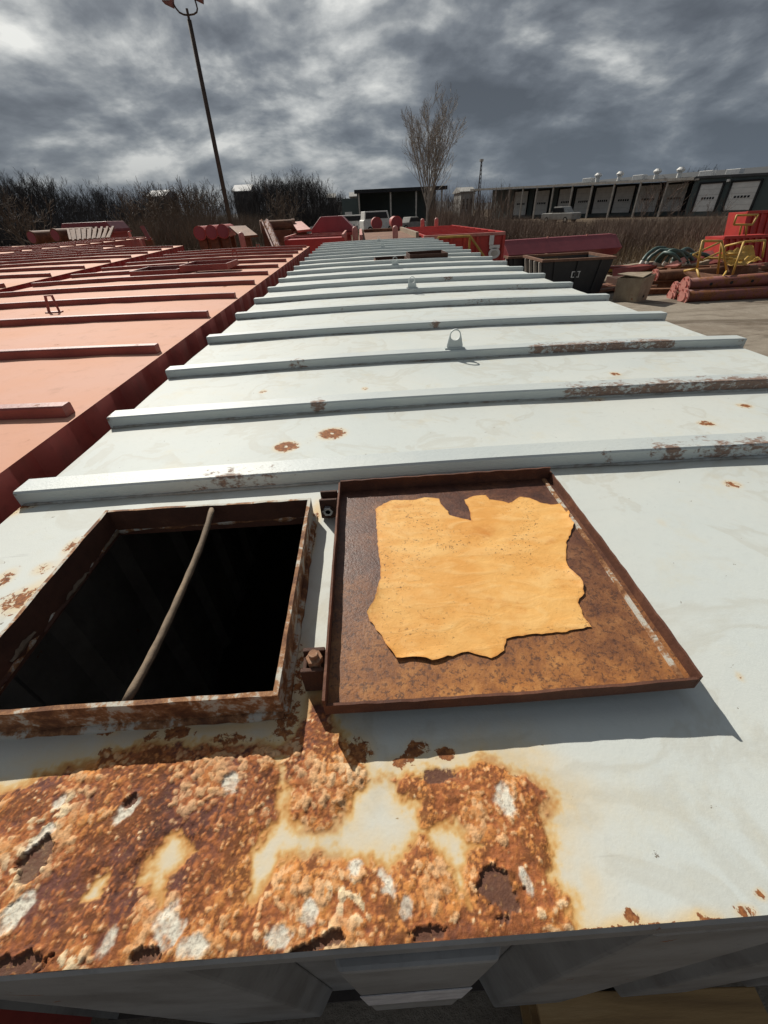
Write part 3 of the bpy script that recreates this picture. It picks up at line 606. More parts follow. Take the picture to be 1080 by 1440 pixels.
# loose scale on the inner left and far faces
r = random.Random(4)
for k in range(6):
    yy = H1[2]+.03+k*.064; zz = ZR+.004+r.uniform(0, .018); ln = r.uniform(.05, .09); n = 10; sc = MB()
    for i in range(n+1):
        w_ = .0035*math.sin(math.pi*i/n)+r.uniform(.0005, .003); o_ = r.uniform(-.001, .002)
        sc.v += [(H1[0]+.0012, yy+ln*i/n, zz+o_-w_), (H1[0]+.004, yy+ln*i/n, zz+o_), (H1[0]+.0012, yy+ln*i/n, zz+o_+w_)]
    for i in range(n): sc.f += [(3*i, 3*i+3, 3*i+4, 3*i+1), (3*i+1, 3*i+4, 3*i+5, 3*i+2)]
    sc.build('rust_scale', M['rod'] if k % 2 else M['coaming_in'], cm1)
rod = [(-.337+.009*t_+.006*math.sin(math.pi*t_)+.0012*math.sin(9*t_), .674-.403*t_, ZR+.052-.004*t_-.009*math.sin(math.pi*t_)) for t_ in np.linspace(0, 1, 22)]
MB().tube(rod, [.0056+.0004*math.sin(k*2.3) for k in range(22)], 10).build('hatch_rod', M['rod'], tank, smooth=True)
# flat bar on the coaming where the rod ends (seat)
LX0, LX1, LY0, LY1 = -.075, .374, .250, .720
LZ = ZR+.046                                  # lid plate level
def lidz(x, y):                               # sprung, slightly twisted plate
    u = (x-LX0)/(LX1-LX0); v = (y-LY0)/(LY1-LY0)
    return LZ + .003*u - .005*math.sin(math.pi*u)*(1-v) + .003*math.sin(math.pi*v)
def make_lid(parent, ox=0, oy=0):
    n = 26; m = MB(); fr = []
    for j in range(n+1):
        for i in range(n+1):
            x = LX0+(LX1-LX0)*i/n; y = LY0+(LY1-LY0)*j/n; m.v.append((x, y, lidz(x, y))); fr.append(max(0, 1-(j/n)*1.75)*(.45+.55*min(1, (1-abs(i/n-.55)*1.2))))
    for j in range(n):
        for i in range(n): a = j*(n+1)+i; m.f.append((a, a+1, a+n+2, a+n+1))
    b = len(m.v)
    for v in list(m.v): m.v.append((v[0], v[1], v[2]-.004)); fr.append(0)
    for j in range(n):
        for i in range(n): a = b+j*(n+1)+i; m.f.append((a, a+n+1, a+n+2, a+1))
    o = m.build('hatch_lid', M['lid'], parent, smooth=True)
    A = o.data.attributes.new('front', 'FLOAT', 'POINT'); A.data.foreach_set('value', fr)
    return o
lid = make_lid(tank)
rim = MB(); rr = random.Random(9)
def rimwall(a, b, o, hh=.026, dn=.010):
    n = 30; s = len(rim.v); a = Vector(a); b = Vector(b); o = Vector(o)
    for i in range(n+1):
        p = a.lerp(b, i/n); z = lidz(min(max(p.x, LX0), LX1), min(max(p.y, LY0), LY1)); d = rr.uniform(-.001, .001); w = .0012*math.sin(i*.7)
        rim.v += [(p.x, p.y, z-dn), (p.x+o.x*.1+w*.3, p.y, z+hh+d), (p.x+o.x, p.y+o.y+w*.3, z+hh+d), (p.x+o.x, p.y+o.y, z-dn)]
    for i in range(n):
        q = s+4*i; rim.f += [(q, q+1, q+5, q+4), (q+1, q+2, q+6, q+5), (q+2, q+3, q+7, q+6), (q+3, q, q+4, q+7)]
    rim.f += [(s, s+3, s+2, s+1), (s+4*n, s+4*n+1, s+4*n+2, s+4*n+3)]
T_ = .0035
rimwall((LX0, LY0), (LX1, LY0), (0, -T_), .010, .010); rimwall((LX1, LY0-T_), (LX1, LY1+T_), (T_, 0), .016, .010); rimwall((LX1, LY1), (LX0, LY1), (0, T_), .026, .010); rimwall((LX0, LY1+T_), (LX0, LY0-T_), (-T_, 0), .022, .010)
rim.build('lid_rim', M['lid_rim'], lid)
gas = MB()                                    # inner angle bar along the rim
for (a, b) in (((LX1-.012, LY0+.004), (LX1-.012, LY1-.004)),):
    for i in range(40):
        ya, yb = a[1]+(b[1]-a[1])*i/40, a[1]+(b[1]-a[1])*(i+1)/40; za, zb_ = lidz(a[0], ya)+.0032+rr.uniform(-.0006, .0006), lidz(a[0], yb)+.0032
        gas.add([(a[0]-.004, ya, za-.004), (a[0]-.003, ya, za), (a[0]+.003, ya, za), (a[0]+.004, ya, za-.004), (a[0]-.004, yb, zb_-.004), (a[0]-.003, yb, zb_), (a[0]+.003, yb, zb_), (a[0]+.004, yb, zb_-.004)], [(0, 1, 5, 4), (1, 2, 6, 5), (2, 3, 7, 6)])
gas.build('seal_strip', M['coaming'], lid)
# torn sheet of ochre lining
pl = [(200,140),(222,124),(245,115),(300,115),(330,108),(368,112),(372,125),(392,145),(395,155),(420,162),(452,170),(446,140),(434,115),(460,105),(490,103),(500,115),(525,118),(550,125),(565,118),(580,108),(605,112),(632,125),(660,130),(690,128),(708,150),(706,165),(720,182),(712,205),(700,230),(700,275),(708,300),(725,318),(742,335),(748,362),(735,375),(732,385),(750,425),(768,447),(735,452),(690,460),(650,462),(600,465),(562,470),(545,475),(540,505),(522,518),(505,525),(480,518),(445,508),(415,515),(380,525),(350,533),(315,525),(285,525),(255,528),(235,500),(210,460),(185,430),(178,410),(195,385),(205,350),(215,320),(215,290),(208,250),(205,200)]
poly = []
for (a, b) in pl:
    p = atz(420+a*.537, 640+b*.537, LZ+.006); poly.append((p.x, p.y))
# roughen the torn edge
fine = []
rr = random.Random(2)
for i in range(len(poly)):
    a = Vector(poly[i]); b = Vector(poly[(i+1) % len(poly)]); L = (b-a).length; k = max(1, int(L/.006)); nrm = Vector((-(b-a).y, (b-a).x)).normalized() if L > 0 else Vector((0, 0))
    for j in range(k):
        p = a.lerp(b, j/k) + nrm*(rr.uniform(-.0012, .0012) if j else 0); fine.append((p.x, p.y))
def make_lining():
    st = .004; px = np.array([p[0] for p in fine]); py = np.array([p[1] for p in fine])
    bm = bmesh.new(); vs = [bm.verts.new((x, y, 0)) for x, y in fine]; f = bm.faces.new(vs)
    # slice the torn outline into a grid so it can undulate
    for x in np.arange(px.min()+st, px.max(), .006): bmesh.ops.bisect_plane(bm, geom=bm.verts[:]+bm.edges[:]+bm.faces[:], plane_co=(x, 0, 0), plane_no=(1, 0, 0))
    for y in np.arange(py.min()+st, py.max(), .006): bmesh.ops.bisect_plane(bm, geom=bm.verts[:]+bm.edges[:]+bm.faces[:], plane_co=(0, y, 0), plane_no=(0, 1, 0))
    bmesh.ops.triangulate(bm, faces=bm.faces[:])
    X = np.array([v.co.x for v in bm.verts]); Y = np.array([v.co.y for v in bm.verts]); sd = sdist(X, Y, fine)
    wav = vnoise(X*16, Y*30, 77, 3); cur = vnoise(X*14, Y*14, 78, 2)
    for v, a, b, d in zip(bm.verts, wav, cur, sd):
        v.co.z = lidz(v.co.x, v.co.y) + .0022 + .0012*(a-.3)*min(1, max(0, d)/.01) + max(0, b-.52)*.020*math.exp(-max(0, d)/.007)
    ed = [float(math.exp(-max(0, d)/.006)) for d in sd]
    top = bm.faces[:]
    me = bpy.data.meshes.new('lining'); bm.to_mesh(me); bm.free(); me.polygons.foreach_set('use_smooth', [True]*len(me.polygons))
    A = me.attributes.new('edge', 'FLOAT', 'POINT'); A.data.foreach_set('value', ed); me.materials.append(M['lining'])
    o = bpy.data.objects.new('lining', me); link(o, lid); o['label'] = 'torn sheet of ochre yellow lining peeling off the lid'
    return o
make_lining()
def hinge(px, py, mat_b, bolt_up):
    p = atz(px, py, ZR+.045); x, y = p.x, p.y
    m = MB(); m.box(x-.018, LX0-.006, y-.017, y-.011, ZR+.016, ZR+.062).box(x-.018, LX0-.006, y+.013, y+.019, ZR+.014, ZR+.062).box(x-.018, x-.013, y-.011, y+.013, ZR+.016, ZR+.050)
    o = m.build('hinge_bracket', M['bracket'], tank, bevel=.0012)
    b = MB()
    if bolt_up:                              # bolt standing upright on the bracket
        zt = ZR+.062; b.tube([(x-.001, y, ZR+.03), (x-.001, y, zt+.014)], .0062, 12); hexb(b, (x-.001, y), zt-.004, zt+.006, .0112)
    else:
        b.tube([(x-.002, y-.026, ZR+.038), (x-.002, y+.026, ZR+.038)], .0060, 12)
        m2 = [(x-.002+.0112*math.cos(t), ZR+.038+.0112*math.sin(t)) for t in np.arange(6)*math.pi/3]; b.prism(m2, 'y', y-.026, y-.017)
    b.build('bolt', mat_b, o, bevel=.0008)
def hexb(m, c, z0, z1, r):
    m.prism([(c[0]+r*math.cos(t), c[1]+r*math.sin(t)) for t in np.arange(6)*math.pi/3], 'z', z0, z1)
hinge(463, 706, M['bolt'], False); hinge(446, 938, M['bolt_rust'], True)
# second open hatch far down the roof
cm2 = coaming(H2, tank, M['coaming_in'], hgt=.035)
lid2 = MB(); lid2.box(.60, 1.06, 5.86, 6.34, ZR+.05, ZR+.056); l2 = lid2.build('hatch_lid', M['rim'], tank)
b = MB()
for (x0, x1, y0, y1) in ((.60, 1.06, 5.85, 5.86), (.60, 1.06, 6.34, 6.35), (.592, .60, 5.85, 6.35), (1.06, 1.068, 5.85, 6.35)): b.box(x0, x1, y0, y1, ZR+.035, ZR+.092)
b.build('lid_rim', M['bracket'], l2)
# ------------------------------------------------------------------ red tanks
def red_tank(label, x, y, rz, W, L, zr, ribs, mats=('red_roof', 'red_rib', 'red_side'), per=.26, ribh=.036, ribw=.045, camb=.012, rings=(), group=None, z0=.3):
    """origin at the near right corner; the tank runs along +y and to -x"""
    t = thing('tank_container', label, 'tank', (x, y, 0), rz, group)
    cz = lambda xx: zr + camb*(1-((-xx/W)*2-1)**2)
    n = 16; m = MB(); ny = max(8, int(L/.25))
    rr = random.Random(int(abs(x)*100))
    for j in range(ny+1):
        for i in range(n+1):
            xx = -W*i/n; m.v.append((xx, L*j/ny, cz(xx)+rr.uniform(-.0025, .0025)*(0 < i < n)))
    for j in range(ny):
        for i in range(n): a = j*(n+1)+i; m.f.append((a, a+1, a+n+2, a+n+1))
    m.build('roof', M[mats[0]], t, smooth=True)
    corrug(0, L, z0, zr-.001, -.002, .035, per).build('side_wall', M[mats[2]], t)
    corrug(0, L, z0, zr-.001, -W+.037, .035, per).build('side_wall', M[mats[2]], t)
    MB().box(-W+.003, -.003, -.004, .004, z0, zr-.002).build('end_wall', M[mats[2]], t)
    MB().box(-W+.003, -.003, L-.004, L+.004, z0, zr-.002).build('end_wall', M[mats[2]], t)
    MB().box(-W+.05, -.05, .02, L-.02, z0-.03, z0).build('floor_pan', M['interior'], t)
    for xx in (-W*.8, -W*.3): MB().box(xx, xx+.16, .1, L-.1, 0, z0-.03).build('skid', M[mats[2]], t)
    rb = MB(); prof = [(0, -.01), (0, ribh-.005), (.005, ribh), (ribw-.005, ribh), (ribw, ribh-.005), (ribw, -.01)]; Lp = len(prof); x0 = -.028
    for i in range(n+1):
        xx = x0+(-W+.028-x0)*i/n
        for dy, dz in prof: rb.v.append((xx, dy, cz(xx)+dz))
    for i in range(n):
        for j in range(Lp-1): rb.f.append((i*Lp+j, i*Lp+j+1, (i+1)*Lp+j+1, (i+1)*Lp+j))
    rb.f += [tuple(range(Lp))[::-1], tuple(n*Lp+j for j in range(Lp))]
    first = None
    for yy in ribs:
        if first is None: first = rb.build('roof_rib', M[mats[1]], t); o = first
        else: o = first.copy(); COL.objects.link(o)
        o.location = (0, yy, 0)
    for (xx, yy) in rings:                    # triangular lashing ring on a pad
        q = MB(); zz = cz(xx); q.tube([(xx-.035, yy, zz), (xx-.022, yy+.02, zz+.10), (xx+.022, yy+.02, zz+.10), (xx+.035, yy, zz), (xx-.035, yy, zz)], .009, 6); q.box(xx-.05, xx+.05, yy-.02, yy+.02, zz-.005, zz+.008); q.build('lashing_ring', M[mats[1]], t)
    return t
r1ribs = [0.51+.70*k+.006*k*k*.1 for k in range(13)]
R1Z = ZR+.05
red1 = red_tank('faded salmon red tank standing right beside the pale grey tank', -.905, .02, .0105, 2.44, 9.35, R1Z, [.5, 1.2, 1.91, 2.69, 3.39, 4.11, 4.81, 5.51, 6.21, 6.91, 7.61, 8.31, 9.0], rings=[(-1.18, 3.1), (-1.0, 5.45), (-.9, 7.1), (-.8, 8.4)])
def small_hatch(t, x, y, zr, s=.42, mat='red_rib'):
    m = MB()
    for (a, b, c, d) in ((0, s, 0, .012), (0, s, s-.012, s), (0, .012, .012, s-.012), (s-.012, s, .012, s-.012)): m.box(x+a, x+b, y+c, y+d, zr-.01, zr+.07)
    o = m.build('hatch_coaming', M[mat], t); MB().box(x+.013, x+s-.013, y+.013, y+s-.013, zr+.005, zr+.02).build('hatch_shade_plate', M['dark'], o)  # near-black plate stands in for the shade inside the open hatch
    l = MB(); q = x+s+.03; l.box(q, q+s, y, y+s, zr+.045, zr+.055)
    for (a, b, c, d) in ((0, s, 0, .012), (0, s, s-.012, s), (0, .012, .012, s-.012), (s-.012, s, .012, s-.012)): l.box(q+a, q+b, y+c, y+d, zr+.055, zr+.10)
    l.build('hatch_lid', M[mat], t); return o
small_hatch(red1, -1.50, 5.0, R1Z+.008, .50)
red2 = red_tank('pinkish red tank set askew, second from the pale grey tank', -3.36, .5, .105, 2.44, 12.4, ZR+.03, [.7+.98*k for k in range(12)], rings=[(-1.2, 5.2), (-1.1, 9.0)], ribh=.040)
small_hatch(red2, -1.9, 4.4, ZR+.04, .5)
# next rows on the left, farther away
red3 = red_tank('faded red tank behind the askew pinkish tank, ring bolts on its ribs', -6.75, 7.2, .11, 2.44, 9.0, ZR-.02, [.6+.95*k for k in range(9)], rings=[(-1.0, 3.0)], ribh=.048)
red5 = red_tank('red tank with deep ribs facing the wood, third row of tanks', -10.2, 13.5, -.02, 2.44, 10.2, ZR, [.4+.92*k for k in range(11)], ribh=.048, mats=('red_roof', 'red_rib', 'red_side'), per=.9)
red6 = red_tank('dull red tank at the outer end of the tank row by the wood', -13.6, 11.5, .02, 2.44, 9.5, ZR-.03, [.5+.95*k for k in range(9)], ribh=.048)

# ------------------------------------------------------------------ things at the far ends of the tanks
def dome_cap(px, py_top, py_bot, Y, label, group=None):
    """round-topped upright vent pipe"""
    a = at(px, py_bot, Y); b = at(px, py_top, Y); h = (b-a).length; rad = h*.26
    t = thing('vent_pipe', label, 'vent pipe', (a.x, a.y, 0), 0, group)
    zb = a.z-.5; m = MB()
    pts = [(0, 0, zb), (0, 0, b.z-rad)] + [(0, 0, b.z-rad+rad*math.sin(k*math.pi/14)) for k in range(1, 7)]
    rd = [rad, rad] + [rad*math.cos(k*math.pi/14) for k in range(1, 7)]
    m.tube(pts, rd, 16); m.build('pipe', M['pink'], t, smooth=True)
    f = MB(); f.tube([(0, 0, zb-.02), (0, 0, zb+.03)], rad*1.5, 16); f.build('flange', M['red_side'], t)
    p = MB(); p.tube([(0, 0, 0), (0, 0, zb-.021)], rad*.8, 10); p.build('riser', M['red_side'], t)
    return t
dome_cap(342, 326, 344, 11.6, 'large pale pink vent pipe with round top beside the salmon tank')
dome_cap(500, 318, 336, 12.6, 'pink round-topped vent pipe beside the maroon hopper')
dome_cap(556, 317, 335, 12.6, 'pink round-topped vent pipe in front of the right drum')
dome_cap(594, 307, 320, 19.5, 'slim pink vent pipe behind the bright red tank, beside the bare tree', None)
dome_cap(613.5, 306, 319, 19.5, 'slim pink vent pipe behind the bright red tank, farther from the bare tree', None)
dome_cap(184, 325, 334, 24.5, 'small pink vent pipe behind the deep-ribbed red tank')
dome_cap(199, 336, 343, 18.5, 'tiny pink vent cap at the end of the askew tanks')

def drum(px, py, rpx, Y, lengthY, label, dx=0.0, mat='red_side', capm='maroon', group=None, elev=None):
    c = at(px, py, Y); e = at(px+rpx, py, Y); rad = (e-c).length
    t = thing('drum', label, 'drum', (c.x, c.y, 0), 0, group)
    zz = c.z
    a = Vector((0, 0, zz)); b = Vector((dx, lengthY, zz)); d = (b-a)
    MB().tube([a, a+d*.02, a+d*.98, b], [rad, rad, rad, rad], 22).build('shell', M[mat], t, smooth=False)
    MB().tube([a-d.normalized()*.015, a+d.normalized()*.05], rad*1.06, 22).build('end_ring', M[mat], t)
    MB().tube([a-d.normalized()*.03, a-d.normalized()*.0155], rad*.88, 22).build('end_cap', M[capm], t)
    s = MB()
    for f in (.15, .8):
        p = a+d*f; s.box(p.x-rad*.7, p.x+rad*.7, p.y-.06, p.y+.06, 0, zz-rad*.72)
    s.build('cradle', M['rust_pile'], t)
    return t
for k, px in enumerate((281, 297.5, 313.5)):
    drum(px, 328-k*1.3, 8.2, 14.5, .9, ['dark red drum, first of three in a row beside the brown flap', 'dark red drum, middle of three in a row', 'dark red drum beside the brown flap, end of three in a row'][2-k], group='three drums in a row')
drum(530, 314.5, 7.2, 19, 1.6, 'red drum end with rusty shell in front of the white camper')
drum(558, 313.5, 7.6, 19, 1.6, 'red drum end with dark straps beside the bare tree')
drum(45, 334, 7.8, 24.5, 3.2, 'round red drum with dark end ring by the outer tank row', dx=.9, mat='rust_pile')
drum(78, 331, 7.8, 24.5, 3.4, 'round red drum lying against the slatted ramp', dx=.9, mat='rust_pile')
# slatted ramp leaning by the drums
def slatted(px0, px1, pyb, pyt, Y, label):
    a = at(px0, pyb, Y); b = at(px1, pyb, Y); h = at(px0, pyt, Y).z
    t = thing('slatted_ramp', label, 'ramp', (a.x, a.y, 0), 0)
    L = b.x-a.x; n = 9; dz = h-a.z
    m = MB(); m.add([(0, 0, a.z), (L, .2, a.z+.05), (L-.1, 1.2, a.z+dz), (-.5, 1.0, a.z+dz)], [(0, 1, 2, 3)]); m.build('deck', M['rust_pile'], t)
    for k in range(n):
        f = k/(n-1); MB().beam((L*f, .18*f-.02, a.z+.02), (-.5+(L+.4)*f, 1.0+.18*f, a.z+dz+.04), .10, .06).build('slat', M['rust_pile'] if k % 2 else M['rim'], t)
    s = MB(); s.box(.1, .2, .3, .4, 0, a.z+.1).box(L-.3, L-.2, .4, .5, 0, a.z+.1); s.build('support', M['rust_pile'], t); return t
slatted(100, 152, 338, 323, 24, 'slatted tan ramp leaning beside the round red drums')
def chamfer_lid(px0, px1, pyt, pyb, Y, depth, label, mat='maroon', name='container_lid', ch=.35, cat='container lid'):
    a = at(px0, pyb, Y); b = at(px1, pyb, Y); h = at((px0+px1)/2, pyt, Y).z-(a.z+b.z)/2; zb = (a.z+b.z)/2; L = (b-a).length
    t = thing(name, label, cat, (a.x, a.y, 0), math.atan2(b.y-a.y, b.x-a.x))
    c = h*ch*1.6
    m = MB(); m.prism([(0, zb), (L, zb), (L, zb+h*.25), (L-c, zb+h), (c, zb+h), (0, zb+h*.25)], 'y', 0, depth); m.build('shell', M[mat], t, bevel=.02)
    MB().box(-.04, L+.04, -.04, depth+.04, zb-.08, zb-.001).build('rim', M['red_side'], t)
    s = MB().box(.1, L-.1, .1, depth-.1, 0, zb-.081); s.build('base', M['red_side'], t)
    return t
chamfer_lid(86, 160, 312.5, 327, 27, 2.0, 'maroon chamfered lid on the outer tanks by the wood', ch=.3)
chamfer_lid(438, 497, 304, 327, 15.5, 1.6, 'maroon hopper with sloped shoulders behind the tanks', name='hopper', cat='hopper', ch=.5)
# flat red deck in front of the hopper
p0 = at(400, 341, 12.0); p1 = at(484, 338, 12.0)
t = thing('flat_tank', 'low red tank with bare flat top in front of the hopper', 'tank', (p0.x, p0.y, 0), 0)
w = p1.x-p0.x; zt = p0.z+.05
MB().box(0, w, 0, 3.0, .3, zt).build('body', M['bright_red'], t, bevel=.01)
for k in range(3): MB().box(.03, w-.03, .5+k*.85, .56+k*.85, zt+.001, zt+.04).build('roof_rib', M['red_rib'], t)
MB().beam((w-.03, 0, zt+.03), (w-.03, 3, zt+.03), .05, .06).build('edge_rail', M['pink'], t); MB().beam((.03, 0, zt+.03), (.03, 3, zt+.03), .05, .06).build('edge_rail', M['pink'], t)
MB().box(.1, w-.1, .2, 2.8, 0, .299).build('skid', M['red_side'], t)
# rusty half-round bin with beam, tan flap
p = at(366, 328, 14); p2 = at(412, 326, 14); q = at(390, 311, 14)
t = thing('scrap_bin', 'rusty half-round scrap bin behind the salmon tank', 'bin', (p.x, p.y, 0), 0)
w = (p2.x-p.x); hb_ = q.z-p.z; m = MB(); rad = hb_*.55
m.tube([(0, .3, p.z+rad), (w*.98, .5, p.z+rad)], rad, 18); m.build('shell', M['rust_pile'], t)
MB().tube([(w*.93, .49, p.z+rad), (w*1.02, .51, p.z+rad)], rad*1.1, 18).build('end_ring', M['rim'], t)
MB().tube([(-.02, .29, p.z+rad), (.06, .31, p.z+rad)], rad*1.1, 18).build('end_ring', M['rim'], t)
MB().box(.05, w-.05, .1, .7, 0, p.z+.05).build('cradle', M['rust_pile'], t)
a = at(374, 312, 12.5); b_ = at(391, 342, 11.2)
t = thing('steel_beam', 'red steel beam leaning on the rusty scrap bin', 'beam', (b_.x, b_.y, 0), 0); mm = MB()
mm.beam((a.x-b_.x, a.y-b_.y, a.z), (0, 0, b_.z-.2), .16, .05, (0, 1, 0)); mm.beam((a.x-b_.x+.06, a.y-b_.y, a.z), (.06, 0, b_.z-.2), .03, .16, (0, 1, 0)); mm.beam((a.x-b_.x-.06, a.y-b_.y, a.z), (-.06, 0, b_.z-.2), .03, .16, (0, 1, 0)); mm.build('beam', M['pipe_red'], t)
MB().box(-.12, .12, -.1, .1, 0, b_.z-.15).build('support', M['rust_pile'], t)
def flap(pts, Y, label, mat, name='steel_flap'):
    P = [at(px, py, Y+dy) for px, py, dy in pts]; o0 = P[0]
    t = thing(name, label, 'steel plate', (o0.x, o0.y, 0), 0); m = MB(); n = len(P); loc = [(p.x-o0.x, p.y-o0.y, p.z) for p in P]
    m.add(loc + [(x+.01, y+.03, z-.05) for x, y, z in loc], [tuple(range(n)), tuple(range(2*n-1, n-1, -1))] + [(i, (i+1) % n, n+(i+1) % n, n+i) for i in range(n)])
    m.build('plate', M[mat], t)
    cx = sum(l[0] for l in loc)/n; cy = sum(l[1] for l in loc)/n; zz = min(l[2] for l in loc)
    MB().box(cx-.15, cx+.15, cy+.02, cy+.2, 0, zz+.0).build('support', M['rust_pile'], t)
    return t
flap([(410, 312, 1.2), (424, 311, 1.2), (437, 322, 0), (418, 324, 0)], 13.5, 'pale salmon steel flap tilted up beside the hopper', 'pink')
flap([(322, 318, 1.2), (345, 317, 1.2), (362, 330, 0), (338, 332, 0)], 13.5, 'brown steel flap tilted beside the three drums', 'rust_pile')
flap([(196, 318, .3), (202, 317, .3), (212, 335, 0), (207, 337, 0)], 20, 'narrow dark red plate standing askew among the far tanks', 'red_rib')
# rusty bed between the far drums and the grey tank
p0 = at(505, 338, 13.2); p1 = at(590, 336, 13.2)
t = thing('rusty_flatbed', 'rusty flat steel bed behind the grey tank', 'flatbed', (p0.x, p0.y, 0), 0); w = p1.x-p0.x; zt = at(545, 336, 13.2).z
MB().box(0, w, 0, 5.5, zt-.12, zt).build('deck', M['rust_pile'], t); MB().beam((.06, 0, zt+.06), (.06, 5.5, zt+.06), .08, .12).build('side_rail', M['pink'], t); MB().beam((w-.06, 0, zt+.06), (w-.06, 5.5, zt+.06), .08, .12).build('side_rail', M['tan'], t)
MB().box(.2, w-.2, 5.2, 5.4, zt+.001, zt+.10).build('headboard', M['rust_pile'], t); MB().box(.3, w-.3, .3, 5.2, 0, zt-.121).build('frame', M['rust_pile'], t)
# bright red container at the right
p0 = at(596, 333, 12.6); p1 = at(711, 328, 12.6)
zt = (p0.z+p1.z)/2; W_ = (p1.x-p0.x)
rc = thing('red_container', 'bright red ribbed container with white stickers and yellow rail', 'container', (p0.x, p0.y, 0), 0)
L_ = 7.5; dxx = -.05
m = MB(); m.box(.03, W_-.03, .02, L_, zt-.035, zt-.03); m.build('roof', M['bright_red'], rc)
for k in range(9): MB().box(.04, W_-.04, .8+k*.8, .86+k*.8, zt-.029, zt+.03).build('roof_rib', M['bright_red'], rc)
MB().box(0, W_, -.02, .08, zt-.04, zt+.03).build('top_rail', M['pink'], rc, bevel=.008)
for xx in (0, W_-.06): MB().box(xx, xx+.06, .081, L_, zt-.04, zt+.035).build('top_rail', M['bright_red'], rc)
m = MB(); n = int(W_/.32)
MB().box(.02, W_-.02, .02, .05, .1, zt-.041).build('end_wall', M['bright_red'], rc)
for k in range(n+1):
    xx = .0+(W_-.07)*k/n
    if k < n-1 or k == n: MB().box(xx, xx+.07, -.03, .019, .1, zt-.041).build('wall_post', M['bright_red'], rc)
for xx in (.0, W_-.03): MB().box(xx, xx+.03, .081, L_, .1, zt-.041).build('side_wall', M['bright_red'], rc)
MB().box(.05, W_-.05, .1, L_-.1, 0, .099).build('skid', M['red_side'], rc)
# stickers: two white bars forming an L, and a round seal
def onface(px, py): p = at(px, py, p0.y-.04); return p.x-p0.x, p.z
a = onface(689, 331); b_ = onface(694, 343.5); c = onface(703, 344); d_ = onface(688, 350)
MB().box(a[0], b_[0], -.038, -.034, c[1]+.004, a[1]).build('sticker', M['white'], rc); MB().box(d_[0], c[0], -.038, -.034, d_[1], c[1]-.002).build('sticker', M['white'], rc)
cx, cz = onface(695, 356); rd_ = abs(onface(703, 356)[0]-cx)
MB().prism([(cx+rd_*math.cos(t), cz+rd_*.8*math.sin(t)) for t in np.linspace(0, 2*math.pi, 29)[:-1]], 'y', -.038, -.034).build('sticker', M['white'], rc)
MB().prism([(cx+rd_*.6*math.cos(t), cz+rd_*.42*math.sin(t)) for t in np.linspace(0, 2*math.pi, 25)[:-1]], 'y', -.041, -.0385).build('seal_centre', M['galv'], rc)
# yellow rail in front of the red container
ya, yb, yc, yd = at(616, 334, 12.3), at(661, 332, 12.3), at(681, 361, 12.2), at(660, 352, 12.3)
t = thing('guard_rail', 'yellow pipe guard rail against the bright red container', 'guard rail', (ya.x, ya.y, 0), 0); o0 = Vector((ya.x, ya.y, 0)); lo = lambda p: Vector(p)-o0
yp = Vector((yb.x, yb.y, 0)); e_ = lo(yc); ext = e_+(e_-lo(yb))*1.6
m = MB(); m.tube([lo(ya), lo(yb)], .028, 8); m.build('top_rail', M['yellow'], t)
MB().tube([lo(yb), (lo(yb).x, lo(yb).y, 0)], .028, 8).build('post', M['yellow'], t)
MB().tube([lo(ya), (0, 0, 0)], .028, 8).build('post', M['yellow'], t)
bt = lo(yb)+(lo(yc)-lo(yb))*(lo(yb).z/(lo(yb).z-lo(yc).z)); MB().tube([lo(yb), bt], .028, 8).build('brace', M['yellow'], t)
# long maroon octagonal trough
pa = at(710, 352, 14.6); pb = at(866, 346, 15.4); hh_ = (at(790, 336, 15).z-at(790, 366, 15).z)
t = thing('octagonal_trough', 'long maroon octagonal steel cover lying across the black bins', 'cover', (pa.x, pa.y, 0), math.atan2(pb.y-pa.y, pb.x-pa.x))
L = math.hypot(pb.x-pa.x, pb.y-pa.y); zc_ = (pa.z+pb.z)/2; zlo = pa.z-zc_; a_ = hh_/2
m = MB(); oc = [(-.05, -a_), (-a_*.95, -.25*a_), (a_*.40, a_*.78), (a_*.65, a_),  (a_*1.3, a_), (a_*1.9, a_*.3), (a_*1.9, -a_*.5), (a_*.9, -a_)]
m.prism([(y, zc_+z) for y, z in oc], 'x', 0, L-.08); m.prism([(y*.93, zc_+z*.93) for y, z in oc], 'x', L-.079, L+.05)
m.build('shell', M['maroon'], t, bevel=.012)
for f in (.35, .7): MB().box(L*f, L*f+.05, -.02, .03, zc_+a_*.99, zc_+a_*1.15).build('lug', M['pink'], t)
for f in (.12, .45): MB().box(L*f, L*f+.2, -.02, a_*.8, 0, zc_-a_*.99).build('stand', M['black'], t)
